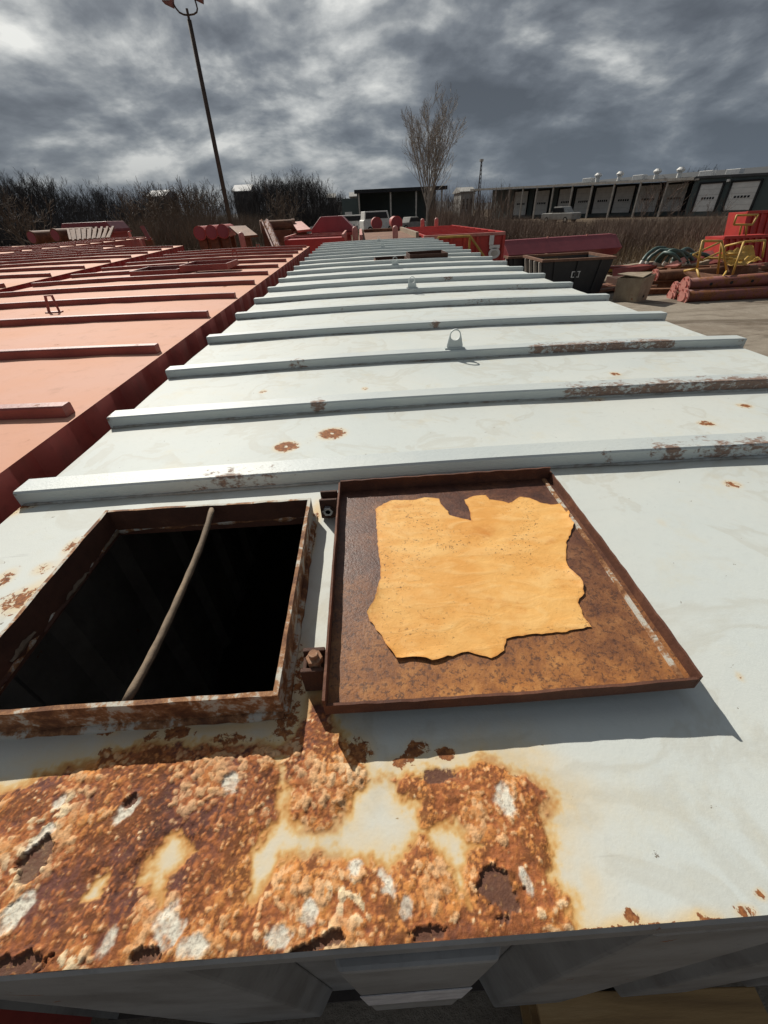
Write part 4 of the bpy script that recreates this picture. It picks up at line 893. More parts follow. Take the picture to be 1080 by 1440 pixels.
# black bins
def bin_(px0, px1, pyt, Y, label, depth=1.5, ribs=5, logo=False, taper=.14, side=True):
    a = at(px0, pyt, Y); b = at(px1, pyt, Y); zt = a.z; w = b.x-a.x
    t = thing('waste_bin', label, 'bin', (a.x, a.y, 0), 0)
    q = taper; base = [(q, .18*depth*0+q*.5, .08), (w-q, q*.5, .08), (w-q, depth-q*.5, .08), (q, depth-q*.5, .08)]; top = [(0, 0, zt), (w, 0, zt), (w, depth, zt), (0, depth, zt)]
    it = [(.04, .04, zt), (w-.04, .04, zt), (w-.04, depth-.04, zt), (.04, depth-.04, zt)]; ib = [(q+.04, q*.5+.04, .12), (w-q-.04, q*.5+.04, .12), (w-q-.04, depth-q*.5-.04, .12), (q+.04, depth-q*.5-.04, .12)]
    m = MB(); m.add(base+top+it+ib, [(3, 2, 1, 0)]+[(i, (i+1) % 4, 4+(i+1) % 4, 4+i) for i in range(4)]+[(4+i, 4+(i+1) % 4, 8+(i+1) % 4, 8+i) for i in range(4)]+[(8+i, 8+(i+1) % 4, 12+(i+1) % 4, 12+i) for i in range(4)]+[(12, 13, 14, 15)])
    m.build('body', M['black'], t)
    for (x0, x1, y0, y1) in ((-.05, w+.05, -.05, .03), (-.05, w+.05, depth-.03, depth+.05), (-.05, .03, .03, depth-.03), (w-.03, w+.05, .03, depth-.03)): MB().box(x0, x1, y0, y1, zt+.002, zt+.06).build('rim', M['rim'], t)
    for k in range(ribs):
        f = (k+.5)/ribs; MB().beam((w*f+(q*(1-2*f)), q*.5-.022, .1), (w*f, -.022, zt-.002), .05, .04, (0, 1, 0)).build('wall_rib', M['black'], t)
    if side:
        for k in range(4):
            f = (k+.4)/4; MB().beam((q-.025, depth*f, .1), (-.025, depth*f, zt-.005), .09, .05, (0, 1, 0)).build('side_rib', M['galv'], t)
    for xx in (q+.05, w-q-.2): MB().box(xx, xx+.15, .2, depth-.2, 0, .079).build('skid', M['black'], t)
    if logo:
        z1 = zt*.55; yy = -.02+q*.5*(1-z1/zt)-.006; s = MB(); s.box(w*.5-.12, w*.5+.12, yy-.004, yy, z1+.13, z1+.15).box(w*.5-.12, w*.5-.09, yy-.004, yy, z1, z1+.13).box(w*.5+.08, w*.5+.1, yy-.004, yy, z1, z1+.13).box(w*.5-.09, w*.5+.08, yy-.004, yy, z1, z1+.02).box(w*.5-.03, w*.5+.03, yy-.004, yy, z1+.05, z1+.10); s.build('worn_marking', M['door'], t)
    return t
bin_(764, 862, 369, 12.4, 'black steel waste bin with rusty rim and worn marking', logo=True, ribs=3)
bin_(716, 772, 364, 14.2, 'small black waste bin with pale ribs behind the larger bin', ribs=4)
# boards inside the big bin
p = at(800, 366, 13.2)
t = thing('scrap_boards', 'tan boards standing inside the black waste bin', 'boards', (p.x, p.y, 0), 0)
for k in range(3): MB().beam((-.5+k*.42, 0, .13), (-.5+k*.42, .05, p.z+.06-.02*k), .38, .03, (0, 1, 0)).build('board', M['wood'], t)

# ------------------------------------------------------------------ scrap heap at the right
# tan metal box
a = atz(872, 424, 0); b_ = atz(918, 427, 0)
t = thing('metal_box', 'dented tan metal box standing on the dirt before the scrap', 'box', ((a.x+b_.x)/2, a.y+.1, 0), .62)
w = .60; d_ = .60; h = .56
m = MB(); m.add([(-w/2, -d_/2, 0), (w/2, -d_/2, 0), (w/2, d_/2, 0), (-w/2, d_/2, 0), (-w/2-.03, -d_/2-.04, h), (w/2+.05, -d_/2-.02, h+.04), (w/2+.03, d_/2, h), (-w/2, d_/2+.02, h-.03)], [(0, 3, 2, 1), (0, 1, 5, 4), (1, 2, 6, 5), (2, 3, 7, 6), (3, 0, 4, 7)]); o = m.build('body', M['tan'], t); sm = o.modifiers.new('thickness', 'SOLIDIFY'); sm.thickness = .02
MB().add([(-w/2-.05, -d_/2-.02, h+.03), (w/2+.02, -d_/2+.05, h+.08), (w/2-.1, d_/2+.02, h+.05), (-w/2, d_/2+.05, h+.06)], [(0, 1, 2, 3)]).build('lid', M['tan'], t).modifiers.new('thickness', 'SOLIDIFY').thickness = .02
MB().tube([(.05, -d_/2-.012, .12), (.05, -d_/2+.03, .12)], .035, 10).build('port', M['dark'], t)
# pipes in a heap
pipe_spots = []
def pipe(px, py, Y, r, L, label, dy=.0, dz=0.0, holes=0, mat='pipe_red', flange=True):
    a = at(px, py, Y); t = thing('steel_pipe', label, 'pipe', (a.x, a.y, 0), math.atan2(dy, 1), 'pipes in the scrap heap')
    zz = a.z; MB().tube([(0, 0, zz), (L, 0, zz+dz)], r, 18).build('pipe', M[mat], t, smooth=True)
    if flange:
        MB().tube([(-.035, 0, zz), (-.001, 0, zz)], r*1.28, 18).build('flange', M['pink'], t)
        MB().tube([(-.06, 0, zz), (-.0355, 0, zz)], r*.72, 14).build('end_plug', M['pink'], t)
        for k in range(6):
            an = k*math.pi/3; MB().tube([(-.055, r*1.08*math.cos(an), zz+r*1.08*math.sin(an)), (-.036, r*1.08*math.cos(an), zz+r*1.08*math.sin(an))], r*.12, 6).build('bolt', M['red_side'], t)
    for k in range(holes):
        x = L*(.12+.8*k/holes); z_ = zz+dz*x/L; MB().tube([(x, -r-.012, z_+.01), (x, -r+.02, z_+.01)], .035, 8).build('hole', M['dark'], t)
    return t
pipe(962, 417, 11.0, .15, 4.5, 'thick rusty pipe lying lowest on the dirt, flanged end', dy=-.02)
pipe(964, 401, 11.25, .15, 4.5, 'faded red pipe with a line of holes, resting on the lowest pipe', dy=-.02, dz=.10, holes=7)
pipe(945, 416, 11.5, .13, 4.5, 'old red pipe behind the lowest pipe, its flange turned to the tan box', dy=-.02, mat='rust_pile')
pipe(950, 404, 11.6, .11, 4.0, 'thin red flanged pipe wedged between the thicker pipes', dy=-.02)
pipe(921, 388, 13.0, .14, 3.0, 'short brown pipe with pink end plug under the yellow frames', mat='rust_pile', dy=.03)
# beams, plates, hoses and yellow frames
def beamthing(a, b, w, h, label, mat='rust_pile'):
    A = at(*a); B = at(*b); t = thing('steel_beam', label, 'beam', (A.x, A.y, 0), 0); bb = B-A
    s = (0, 0, A.z); e_ = (bb.x, bb.y, B.z)
    MB().beam((s[0], s[1], s[2]+h/2), (e_[0], e_[1], e_[2]+h/2), w, .025).build('flange_plate', M[mat], t); MB().beam((s[0], s[1], s[2]-h/2), (e_[0], e_[1], e_[2]-h/2), w, .025).build('flange_plate', M[mat], t); MB().beam(s, e_, .03, h-.026).build('web', M[mat], t)
    MB().box(bb.x*.3, bb.x*.3+.2, bb.y*.3-.1, bb.y*.3+.1, 0, A.z+(B.z-A.z)*.3-h/2-.013).build('support', M['rust_pile'], t); return t
beamthing((868, 402, 12.8), (965, 400, 13.1), .2, .22, 'brown I-beam lying behind the tan box')
beamthing((900, 412, 12.2), (958, 411, 12.2), .18, .18, 'low rusty I-beam between the tan box and the pipes')
beamthing((925, 383, 14.2), (1079, 378, 14.4), .25, .25, 'long brown I-beam under the yellow frames')
beamthing((1000, 368, 15.5), (1085, 364, 15.3), .22, .25, 'dark brown I-beam behind the yellow frames')
flap([(862, 378, 0), (925, 367, .3), (930, 372, 0), (862, 392, -.2)], 14.5, 'dark maroon steel sheet beside the black waste bin', 'red_rib', 'steel_sheet')
flap([(935, 374, 0), (962, 361, .8), (966, 366, .8), (952, 374, .1)], 13.4, 'pale peach steel sheet lying below the green hoses', 'pink', 'steel_sheet')
flap([(961, 377, 0), (978, 356, .8), (1002, 352, .8), (1015, 368, .1)], 14.2, 'dark brown steel sheet tilted behind the yellow frames', 'red_rib', 'steel_sheet')
flap([(962, 381, .6), (1045, 389, .6), (1050, 393, 0), (980, 394, 0)], 12.0, 'rusty salmon plate lying on the pipes under the yellow frame', 'rust_pile', 'steel_sheet')
flap([(868, 396, .8), (930, 397, .8), (922, 402, 0), (866, 403, 0)], 12.6, 'tan brown steel sheet lying behind the tan box', 'tan', 'steel_sheet')
rr = random.Random(12)
HL = ['dark green hose arching over the scrap beside the maroon sheet', 'green hose coiled in a high loop on the scrap', 'slack dark green hose looped in the middle of the heap', 'green hose draped over the peach sheet', 'bright green hose end beside the yellow frame', 'thick dark hose trailing down to the maroon sheet', 'thin green hose tangled between the loops']
for k in range(7):
    x0 = 902+k*9+rr.uniform(-3, 3); x1 = x0+46+rr.uniform(-12, 16); Y = 14.6+rr.uniform(-.5, .5); top = 347+rr.uniform(0, 10)
    pts = [at(x0+(x1-x0)*u, 371-(371-top)*math.sin(math.pi*u)**.8+rr.uniform(-.7, .7), Y+.3*math.sin(3*u+k)) for u in np.linspace(0, 1, 14)]
    o0 = Vector((pts[0].x, pts[0].y, 0)); t = thing('hose', HL[k], 'hose', o0, 0, 'hoses on the scrap heap')
    MB().tube([p-o0 for p in pts], .055, 8).build('tube', M['hose'], t, smooth=True)
    for e_ in (0, -1):
        q = pts[e_]-o0; d = (pts[1]-pts[0] if e_ == 0 else pts[-1]-pts[-2]).normalized()*.10; MB().tube([q-d*.6, q+d*.6], .068, 8).build('coupling', M['galv'], t)
# rusty mass below the hoses so that nothing floats
def heap(px0, px1, pyt, Y, label, seed):
    a = at(px0, pyt, Y); b = at(px1, pyt, Y); t = thing('scrap_bundle', label, 'scrap', (a.x, a.y, 0), 0); r = random.Random(seed); w = b.x-a.x
    for k in range(26):
        x = r.uniform(0, w); y = r.uniform(-.2, .9); z = r.uniform(.06, a.z-.05); l = r.uniform(.5, 1.4)
        if r.random() < .55: MB().beam((x-l/2, y, z), (x+l/2, y+r.uniform(-.3, .3), z+r.uniform(-.12, .12)), r.uniform(.06, .25), r.uniform(.03, .12)).build('scrap_bar', M[r.choice(['rust_pile', 'pipe_red', 'rim', 'tan', 'red_rib', 'bracket', 'yellow'])], t)
        else: MB().tube([(x-l/2, y, z), (x+l/2, y+r.uniform(-.3, .3), z+r.uniform(-.1, .1))], r.uniform(.04, .11), 10).build('scrap_pipe', M[r.choice(['rust_pile', 'pipe_red', 'rim'])], t)
    MB().box(.1, w-.1, .1, .8, 0, .3).build('base_plate', M['bracket'], t)
heap(880, 945, 376, 14.8, 'dark heap of rusty bars below the green hoses', 1); heap(950, 1010, 372, 14.3, 'heap of mixed rusty bars behind the pipes', 2); heap(1012, 1080, 372, 13.9, 'heap of brown bars under the slatted red crate', 3)
heap(865, 900, 405, 12.9, 'low heap of bars tucked behind the tan box', 5)
def yframe(legs, bars, Y, label):
    P = {k: at(px, py, Y+dy) for k, (px, py, dy) in legs.items()}; f = list(P.values())[0]; o0 = Vector((f.x, f.y, 0))
    t = thing('tubular_stand', label, 'steel frame', o0, 0, None)
    for a, b in bars: MB().tube([P[a]-o0, P[b]-o0], .027, 8).build('tube', M['yellow'], t, smooth=True)
    return t
yframe({'a': (988, 339, 0), 'b': (980, 378, 0), 'c': (985, 395, -.3), 'd': (1015, 339, .3), 'e': (1022, 381, .1), 'f': (1012, 396, -.3), 'g': (962, 381, .3), 'h': (1009, 385, .4)},
       [('a', 'b'), ('b', 'c'), ('a', 'd'), ('d', 'e'), ('e', 'f'), ('b', 'g'), ('d', 'h')], 11.9, 'angled yellow tube frame standing on the salmon plate')
yframe({'a': (1046, 340, 0), 'b': (1030, 386, -.3), 'c': (1020, 346, .5), 'd': (1018, 357, .5), 'e': (1042, 357, .2), 'f': (1022, 364, .5), 'g': (1046, 366, .2), 'h': (1076, 338, .3), 'i': (1072, 362, .3)},
       [('a', 'b'), ('c', 'd'), ('d', 'e'), ('c', 'a'), ('f', 'g'), ('a', 'h'), ('h', 'i'), ('d', 'f')], 12.6, 'yellow ladder-like tube frame leaning on the slatted red crate')
yframe({'a': (975, 358, 0), 'b': (1012, 341, .6), 'c': (988, 366, 0), 'd': (1018, 352, .6), 'e': (1060, 366, 0), 'f': (995, 363, 0), 'g': (1048, 364, 0)},
       [('a', 'c'), ('a', 'b'), ('c', 'd'), ('f', 'g'), ('g', 'e')], 13.0, 'flattened yellow tube frame lying behind the upright frame')
p = at(1044, 374, 12.8)
t = thing('yellow_tray', 'crumpled yellow sheet metal tray among the tube frames', 'tray', (p.x, p.y, 0), .1)
m = MB(); rr = random.Random(6); n = 8
for j in range(n+1):
    for i in range(n+1): m.v.append((-.45+.9*i/n, -.1+.5*j/n, p.z+.02+.30*(j/n)**2+rr.uniform(-.05, .05)+.12*(i/n)))
for j in range(n):
    for i in range(n): a = j*(n+1)+i; m.f.append((a, a+1, a+n+2, a+n+1))
o = m.build('sheet', M['yellow'], t); o.modifiers.new('thickness', 'SOLIDIFY').thickness = .015
MB().box(-.3, .3, .05, .3, 0, p.z+.0).build('support', M['rust_pile'], t)
heap(985, 1050, 366, 14.6, 'loose bars and pipes lying behind the crumpled yellow tray', 8); heap(1030, 1085, 384, 12.9, 'bars and pipes heaped in front of the long brown beam', 9)
# slatted red crates at the right edge
def slat_crate(px0, px1, pyt, pyb, Y, label, n=8, rot=0.0, light=False):
    a = at(px0, pyb, Y); b = at(px1, pyb, Y); zt = at((px0+px1)/2, pyt, Y).z; zb = a.z; w = b.x-a.x
    t = thing('slatted_crate', label, 'crate', (a.x, a.y, 0), rot)
    lean = .45
    m = MB(); m.prism([(0, 0), (lean, zt), (lean+.9, zt), (.9, 0)], 'x', 0, w); m.build('body', M['bright_red'], t)
    for k in range(n+1):
        x = w*k/n; MB().beam((x, -.03, .02), (x, lean-.035, zt-.02), .07, .05, (0, 1, 0)).build('slat', M['bright_red'], t)
    MB().beam((-.05, lean-.04, zt+.0), (w+.05, lean-.04, zt), .08, .08).build('top_rail', M['bright_red'], t)
    return t
slat_crate(1018, 1095, 334, 372, 15.0, 'slatted bright red crate tipped up behind the yellow frames', 9)
slat_crate(1050, 1110, 298, 334, 17.0, 'taller slatted red crate standing behind the tipped one', 6)
yframe({'a': (1036, 303, 0), 'b': (1032, 316, 0), 'c': (1058, 316, 0), 'd': (1066, 302, .2), 'e': (1058, 328, .1), 'f': (1036, 330, .1), 'g': (1043, 316, 0), 'h': (1050, 316, 0), 'i': (1040, 330, .1), 'j': (1049, 330, .1)},
       [('a', 'b'), ('b', 'c'), ('c', 'd'), ('a', 'd'), ('g', 'i'), ('h', 'j')], 14.8, 'yellow ladder cage standing on the slatted red crate')

# pallet in front of the tank
t = thing('wooden_pallet', 'weathered wooden pallet lying below the front of the tank', 'pallet', (.64, -.33, 0), -.03)
for k in range(5): MB().box(-.30, .30, .32-.17*k-.06, .32-.17*k+.07, .372, .392).build('board', M['wood'], t, bevel=.003)
for x in (-.27, 0, .22):
    MB().box(x, x+.05, -.45, .39, .281, .371).build('stringer', M['wood'], t)
for z in (.0, .141):
    for x in (-.27, 0, .22): MB().box(x, x+.05, -.45, .39, z, z+.12).build('stringer', M['wood'], t)
    for k in range(5): MB().box(-.30, .30, .32-.17*k-.06, .32-.17*k+.07, z+.1205, z+.1405).build('board', M['wood'], t)

# ------------------------------------------------------------------ the lamp pole
p = at(312, 262, 30); base = Vector((p.x, p.y, 0)); top = at(266, 28, 30)
t = thing('lamp_pole', 'tall brown floodlight pole with a U-shaped bracket', 'lamp pole', base, 0)
tp = Vector((top.x-base.x, top.y-base.y, top.z))
MB().tube([(0, 0, 0), tp*.5, tp], [.125, .115, .10], 12).build('pole', M['pole'], t, smooth=True)
MB().tube([tp, tp+Vector((0, 0, .35))], .06, 8).build('spigot', M['pole'], t)
c = tp+Vector((0, 0, .15)); U = [(-.66, .55), (-.58, .38), (-.50, .22), (-.38, .09), (-.2, .02), (0, 0), (.28, .02), (.44, .08), (.50, .19), (.49, .33), (.46, .50)]
MB().tube([c+Vector((x, 0, z)) for x, z in U], .036, 8).build('bracket', M['pole'], t, smooth=True)
for s, x in ((-1, -.80), (1, .62)):
    m = MB(); q = c+Vector((x, -.05, .56+.05*s)); m.prism([(-.22, -.12), (.2, -.28), (.3, .12), (-.1, .22)], 'y', -.18, .18); m.v = [tuple(Vector(v)+q) for v in m.v]; o = m.build('floodlight', M['lamp'], t, bevel=.02)
    l = MB(); l.box(q.x-.17, q.x+.17, q.y-.20, q.y-.185, q.z-.12, q.z+.1); l.build('lens', M['lens'], o)

# ------------------------------------------------------------------ bare trees
def grow(seed, height, nlimb, spread, upright, levels, trunk_frac, r0, kids=(5, 5, 5), start=.15, f0=.72):
    rs = random.Random(seed); trunk, crown = [], []   # lists of (points, radii, sides)
    def path(p, d, L, r, n, wob, tend):
        pts = [p]; rad = [r]; dd = d.normalized()
        for i in range(n):
            dd = (dd + Vector((rs.gauss(0, wob), rs.gauss(0, wob), rs.gauss(0, wob)+tend))).normalized(); pts.append(pts[-1]+dd*L/n); rad.append(r*(1-.72*(i+1)/n))
        return pts, rad
    th = height*trunk_frac
    tp, tr = path(Vector((0, 0, 0)), Vector((0, 0, 1)), th, r0, 5, .03, .02); tr = [r0*(1-.35*i/5) for i in range(6)]; trunk.append((tp, tr, 8))
    def branch(p, d, L, r, lev):
        n = 6 if lev == 0 else (5 if lev == 1 else 3)
        pts, rad = path(p, d, L, r, n, .09 if lev < 2 else .14, upright*.10)
        crown.append((pts, rad, 5 if lev == 0 else (4 if lev == 1 else 3)))
        if lev >= levels: return
        for k in range(kids[min(lev, len(kids)-1)]):
            f = start+(1-start)*(k+rs.random())/kids[min(lev, len(kids)-1)]; i = min(int(f*n), n-1); q = pts[i].lerp(pts[i+1], f*n-i); dd = (pts[i+1]-pts[i]).normalized()
            ax = dd.orthogonal().normalized(); ax.rotate(Quaternion(dd, rs.uniform(0, 6.28))); nd = dd.copy(); nd.rotate(Quaternion(ax, rs.uniform(.35, .75)*spread)); nd.z += .25*upright
            branch(q, nd, L*rs.uniform(.38, .6)*(1.12-.45*f), max(rad[i]*.55, r*.22), lev+1)
    for k in range(nlimb):
        f = f0+(1-f0)*k/max(1, nlimb-1); i = min(int(f*5), 4); q = tp[i].lerp(tp[i+1], f*5-i); az = k*2.4+rs.uniform(-.4, .4); inc = rs.uniform(.22, .55)*spread if k < nlimb-1 else .06
        branch(q, Vector((math.cos(az)*math.sin(inc), math.sin(az)*math.sin(inc), math.cos(inc))), (height-q.z)*rs.uniform(.82, 1.0), r0*.5, 0)
    return trunk, crown
def tube_mesh(name, segs, mat, rmin=0.0):
    m = MB()
    for pts, rad, n in segs: m.tube(pts, [max(x, rmin) for x in rad], n, cap=False)
    me = bpy.data.meshes.new(name); me.from_pydata(m.v, [], m.f); me.update(); me.materials.append(mat); return me
def tree_thing(label, loc, meshes, rz=0, sc=1.0, group=None, name='bare_tree'):
    t = thing(name, label, 'tree', loc, rz, group); t.scale = (sc, sc, sc)
    for nm, me in (('trunk', meshes[0]), ('crown', meshes[1])): o = bpy.data.objects.new(nm, me); link(o, t)
    return t
# the slender tree standing alone
p = at(599, 312, 46); topz = at(600, 130, 46).z*.86
tr, cr = grow(23, topz*1.0, 12, 1.08, .95, 3, .46, .12, (7, 7, 4), .12, .50)
tree_thing('tall slender leafless tree with upright fan of branches, standing alone', (p.x, 46, 0), (tube_mesh('trunk', tr, M['bark']), tube_mesh('crown', cr, M['bark'], .009)))
# woods: a few shapes, many trees
VAR = []
for s in range(6):
    tr, cr = grow(100+s, 11, 8, 1.0, .9, 3, .2, .17, (5, 5, 4), .18); VAR.append((tube_mesh('trunk', tr, M['bark_cloud_shade']), tube_mesh('crown', cr, M['bark_cloud_shade'], .014)))
rr = random.Random(77)
def wood(n, pxa, pxb, top, Ya, Yb, label, group):
    for k in range(n):
        px = pxa+(pxb-pxa)*(k+rr.random())/n; Y = rr.uniform(Ya, Yb); want = top(px)+rr.uniform(-1, 9); H = at(px, want+7, Y).z*.88; q = at(px, 300, Y)
        tree_thing(label, (q.x, Y, 0), VAR[rr.randrange(6)], rr.uniform(0, 6.28), max(.3, H/11.0), group)
wood(44, -60, 205, lambda x: 238 if x < 95 else 256+.08*(x-95) if x < 130 else 250 if x < 158 else 264, 70, 110, 'dark leafless tree in the wood left of the lamp pole', 'trees of the wood by the outer tanks')
wood(20, 195, 350, lambda x: 254, 100, 130, 'dark leafless tree in the thin wood around the lamp pole', 'trees of the thin wood')
wood(34, 352, 468, lambda x: 240 if 365 < x < 455 else 256, 95, 125, 'dark leafless tree in the grove behind the hopper', 'trees of the grove')
wood(8, 470, 500, lambda x: 264, 130, 150, 'small leafless tree beside the dark shed', 'small trees near the shed')
wood(12, 505, 680, lambda x: 262+.0*x, 170, 210, 'far leafless tree behind the dark shed', 'far trees behind the shed')
wood(9, 945, 1015, lambda x: 226+abs(x-975)*.25, 150, 170, 'leafless tree rising behind the warehouse roof', 'trees behind the warehouse')
wood(9, 690, 900, lambda x: 250, 150, 175, 'thin leafless tree behind the warehouse canopy', 'thin trees behind the warehouse')

# ------------------------------------------------------------------ brush and dry grass (uncountable)
def brush(name, label, cat, mat, n, region, hfun, seed, lean=.22, w=.012, twigs=3, two=True):
    r = np.random.RandomState(seed); V = []; F = []
    for k in range(n):
        x, y = region(r); h = hfun(x, y, r); p = np.array([x, y, 0.]); d = np.array([r.normal(0, lean), r.normal(0, lean), 1.]); d /= np.linalg.norm(d)
        def stick(p, d, L, wd):
            q = p+d*L*.55; e = q+(d+np.array([r.normal(0, .18), r.normal(0, .18), .05]))*L*.45; a = r.rand()*6.28; s = np.array([math.cos(a), math.sin(a), 0])*wd; u = np.array([-math.sin(a), math.cos(a), 0])*wd
            b = len(V); V.extend([p-s, p+s*.5+u*.8, p+s*.5-u*.8, q-s*.7, q+s*.35+u*.6, q+s*.35-u*.6, e]); F.extend([(b, b+1, b+4, b+3), (b+1, b+2, b+5, b+4), (b+2, b, b+3, b+5), (b+3, b+4, b+6), (b+4, b+5, b+6), (b+5, b+3, b+6)])
            return q
        q = stick(p, d, h, w)
        for j in range(twigs):
            f = r.uniform(.25, .9); dd = d+np.array([r.normal(0, .45), r.normal(0, .45), .1]); dd /= np.linalg.norm(dd); stick(p+d*h*f*.7, dd, h*r.uniform(.25, .5), w*.6)
    me = bpy.data.meshes.new(name); me.from_pydata([tuple(v) for v in V], [], F); me.update(); me.materials.append(mat); o = bpy.data.objects.new(name, me); link(o)
    tag(o, label, cat, None, 'stuff'); return o
def colpx(x, y):
    q = Vector((x, y, 1.5))-CAM; return 540+FPX*q.dot(_rt)/q.dot(_fw)
def hbelow(pts, jit):                          # brush no taller than what leaves the docks in view
    xs_ = [p[0] for p in pts]; ys_ = [p[1] for p in pts]
    def f(x, y, r):
        px = colpx(x, y); return max(.35, at(px, float(np.interp(px, xs_, ys_))+abs(r.normal(0, jit)), y).z)
    return f
def reg(pxa, pxb, Ya, Yb, pw=1.0):
    def f(r):
        Y = Ya+(Yb-Ya)*r.rand()**pw; px = r.uniform(pxa, pxb); q = at(px, 300, Y); return q.x, Y
    return f
brush('brush', 'dense brown leafless brush behind the red container and bins', 'brush', M['brush'], 5200, reg(612, 900, 22, 62, 1.4), hbelow([(600, 282), (640, 289), (690, 296), (765, 301), (830, 307), (900, 313)], 12), 1, w=.013)
brush('brush', 'brown leafless brush in front of the warehouse docks', 'brush', M['brush'], 3800, reg(840, 1120, 19, 50, 1.3), hbelow([(840, 299), (930, 301), (1000, 295), (1120, 300)], 14), 2, w=.011)
brush('dry_grass', 'straw-coloured tall dry grass behind the scrap heap', 'dry grass', M['straw'], 5500, reg(700, 1120, 17.5, 42, 1.5), lambda x, y, r: r.uniform(.35, .95), 3, twigs=1, w=.010)
brush('brush', 'tan leafless brush in front of the woods around the lamp pole', 'brush', M['brush_tan'], 3600, reg(160, 420, 34, 75, 1.2), hbelow([(150, 311), (190, 300), (240, 286), (300, 286), (350, 293), (420, 304)], 10), 4, w=.016)
brush('brush', 'dark tangled brush at the foot of the wood behind the outer tanks', 'brush', M['bark_cloud_shade'], 3000, reg(-80, 240, 62, 95), lambda x, y, r: r.uniform(1.5, 5.5), 5, w=.03)
brush('brush', 'dark undergrowth at the foot of the grove behind the hopper', 'brush', M['bark_cloud_shade'], 1800, reg(345, 480, 92, 120), lambda x, y, r: r.uniform(1.5, 6.0), 6, w=.035)
brush('dry_grass', 'brown dry grass on the field before the grove', 'dry grass', M['straw'], 2600, reg(330, 620, 50, 95), lambda x, y, r: r.uniform(.3, .8), 7, twigs=1, w=.016)
brush('brush', 'thin brown saplings behind the brush beside the bare tree', 'brush', M['brush'], 220, reg(605, 720, 50, 75), lambda x, y, r: r.uniform(2.5, 5.2), 8, w=.022, lean=.10, twigs=5)
# single shrubs one can pick out
SV = []
for s in range(3):
    tr, cr = grow(300+s, 4.2, 8, 1.5, .5, 2, .12, .05, (7, 6), .15); SV.append((tube_mesh('trunk', tr, M['brush_tan']), tube_mesh('crown', cr, M['brush_tan'], .014)))
for i, (px, pt, Y, lb) in enumerate([(185, 266, 40, 'pale leafless shrub with a long slanting stem beside the wood'), (232, 264, 42, 'pale twiggy shrub before the white shed roof'), (262, 262, 45, 'pale twiggy shrub between the white shed roof and the lamp pole'), (400, 266, 60, 'lone pale shrub standing before the grove'), (282, 264, 44, 'tall pale shrub beside the foot of the lamp pole'), (20, 275, 36, 'large tan shrub arching before the dark wood')]):
    q = at(px, 300, Y); tree_thing(lb, (q.x, Y, 0), SV[i % 3], i*1.3, at(px, pt, Y).z/4.3, None, 'bare_shrub')
# slim saplings in front of the warehouse
for i, (px, pt, Y, lb) in enumerate([(902, 268, 24, 'leaning leafless sapling in front of the dock doors'), (925, 256, 24.5, 'forked leafless sapling in front of the last canopy post'), (958, 282, 23, 'low leafless sapling before the green wall'), (1010, 285, 23, 'thin leafless sapling before the pale dock door')]):
    tr, cr = grow(500+i, 3.6, 4, 1.0, .6, 2, .35, .022, (5, 4), .2); q = at(px, 300, Y); tree_thing(lb, (q.x, Y, 0), (tube_mesh('trunk', tr, M['brush']), tube_mesh('crown', cr, M['brush'], .008)), 0, at(px, pt, Y).z/3.7, None, 'bare_sapling')

# ------------------------------------------------------------------ warehouse with loading docks
A = at(668, 268, 108); B = at(1120, 246, 58)          # eave line from far to near end
Ld = math.hypot(B.x-A.x, B.y-A.y); az = math.atan2(B.y-A.y, B.x-A.x)
wh = thing('warehouse', 'long dark green warehouse with a row of loading dock doors', 'warehouse', (A.x, A.y, 0), az)
zA, zB = A.z, B.z
def ez(x): return zA+(zB-zA)*x/Ld
def dz_of(px):                                        # distance along the eave where a picture column crosses it
    lo, hi = 0., Ld
    for _ in range(40):
        mid = (lo+hi)/2; q = Vector((A.x+math.cos(az)*mid, A.y+math.sin(az)*mid, ez(mid)))-CAM
        if 540+FPX*q.dot(_rt)/q.dot(_fw) < px: lo = mid
        else: hi = mid
    return mid
xe = dz_of(978); DEP = 5.0
MB().add([(0, DEP, -.1), (xe, DEP, -.1), (xe, DEP, ez(xe)), (0, DEP, ez(0))], [(0, 1, 2, 3)]).build('dock_wall', M['green_clad'], wh)
MB().add([(xe, 0, -.1), (Ld, 0, -.1), (Ld, 0, ez(Ld)+.35), (xe, 0, ez(xe)+.35), (xe, DEP, -.1), (xe, DEP, ez(xe)+.35), (Ld, DEP, -.1), (Ld, DEP, ez(Ld)+.35)], [(0, 1, 2, 3), (0, 3, 5, 4), (1, 6, 7, 2)]).build('front_wall', M['green_clad'], wh)
# canopy and roof
m = MB(); m.add([(-1, -.4, ez(0)), (xe, -.4, ez(xe)), (xe, DEP, ez(xe)+.05), (-1, DEP, ez(0)+.05), (-1, -.4, ez(0)+.28), (xe, -.4, ez(xe)+.28), (xe, DEP, ez(xe)+.32), (-1, DEP, ez(0)+.32)], [(0, 3, 2, 1), (4, 5, 6, 7), (0, 1, 5, 4), (1, 2, 6, 5), (2, 3, 7, 6), (3, 0, 4, 7)]); m.build('canopy', M['dark_roof'], wh)
MB().add([(-1, -.46, ez(0)+.0), (xe, -.46, ez(xe)+.0), (xe, -.46, ez(xe)+.30), (-1, -.46, ez(0)+.30), (-1, -.41, ez(0)+.0), (xe, -.41, ez(xe)+.0), (xe, -.41, ez(xe)+.30), (-1, -.41, ez(0)+.30)], [(0, 1, 2, 3), (4, 7, 6, 5), (0, 4, 5, 1), (3, 2, 6, 7), (0, 3, 7, 4), (1, 5, 6, 2)]).build('canopy_fascia', M['galv'], wh)
x45 = dz_of(745)
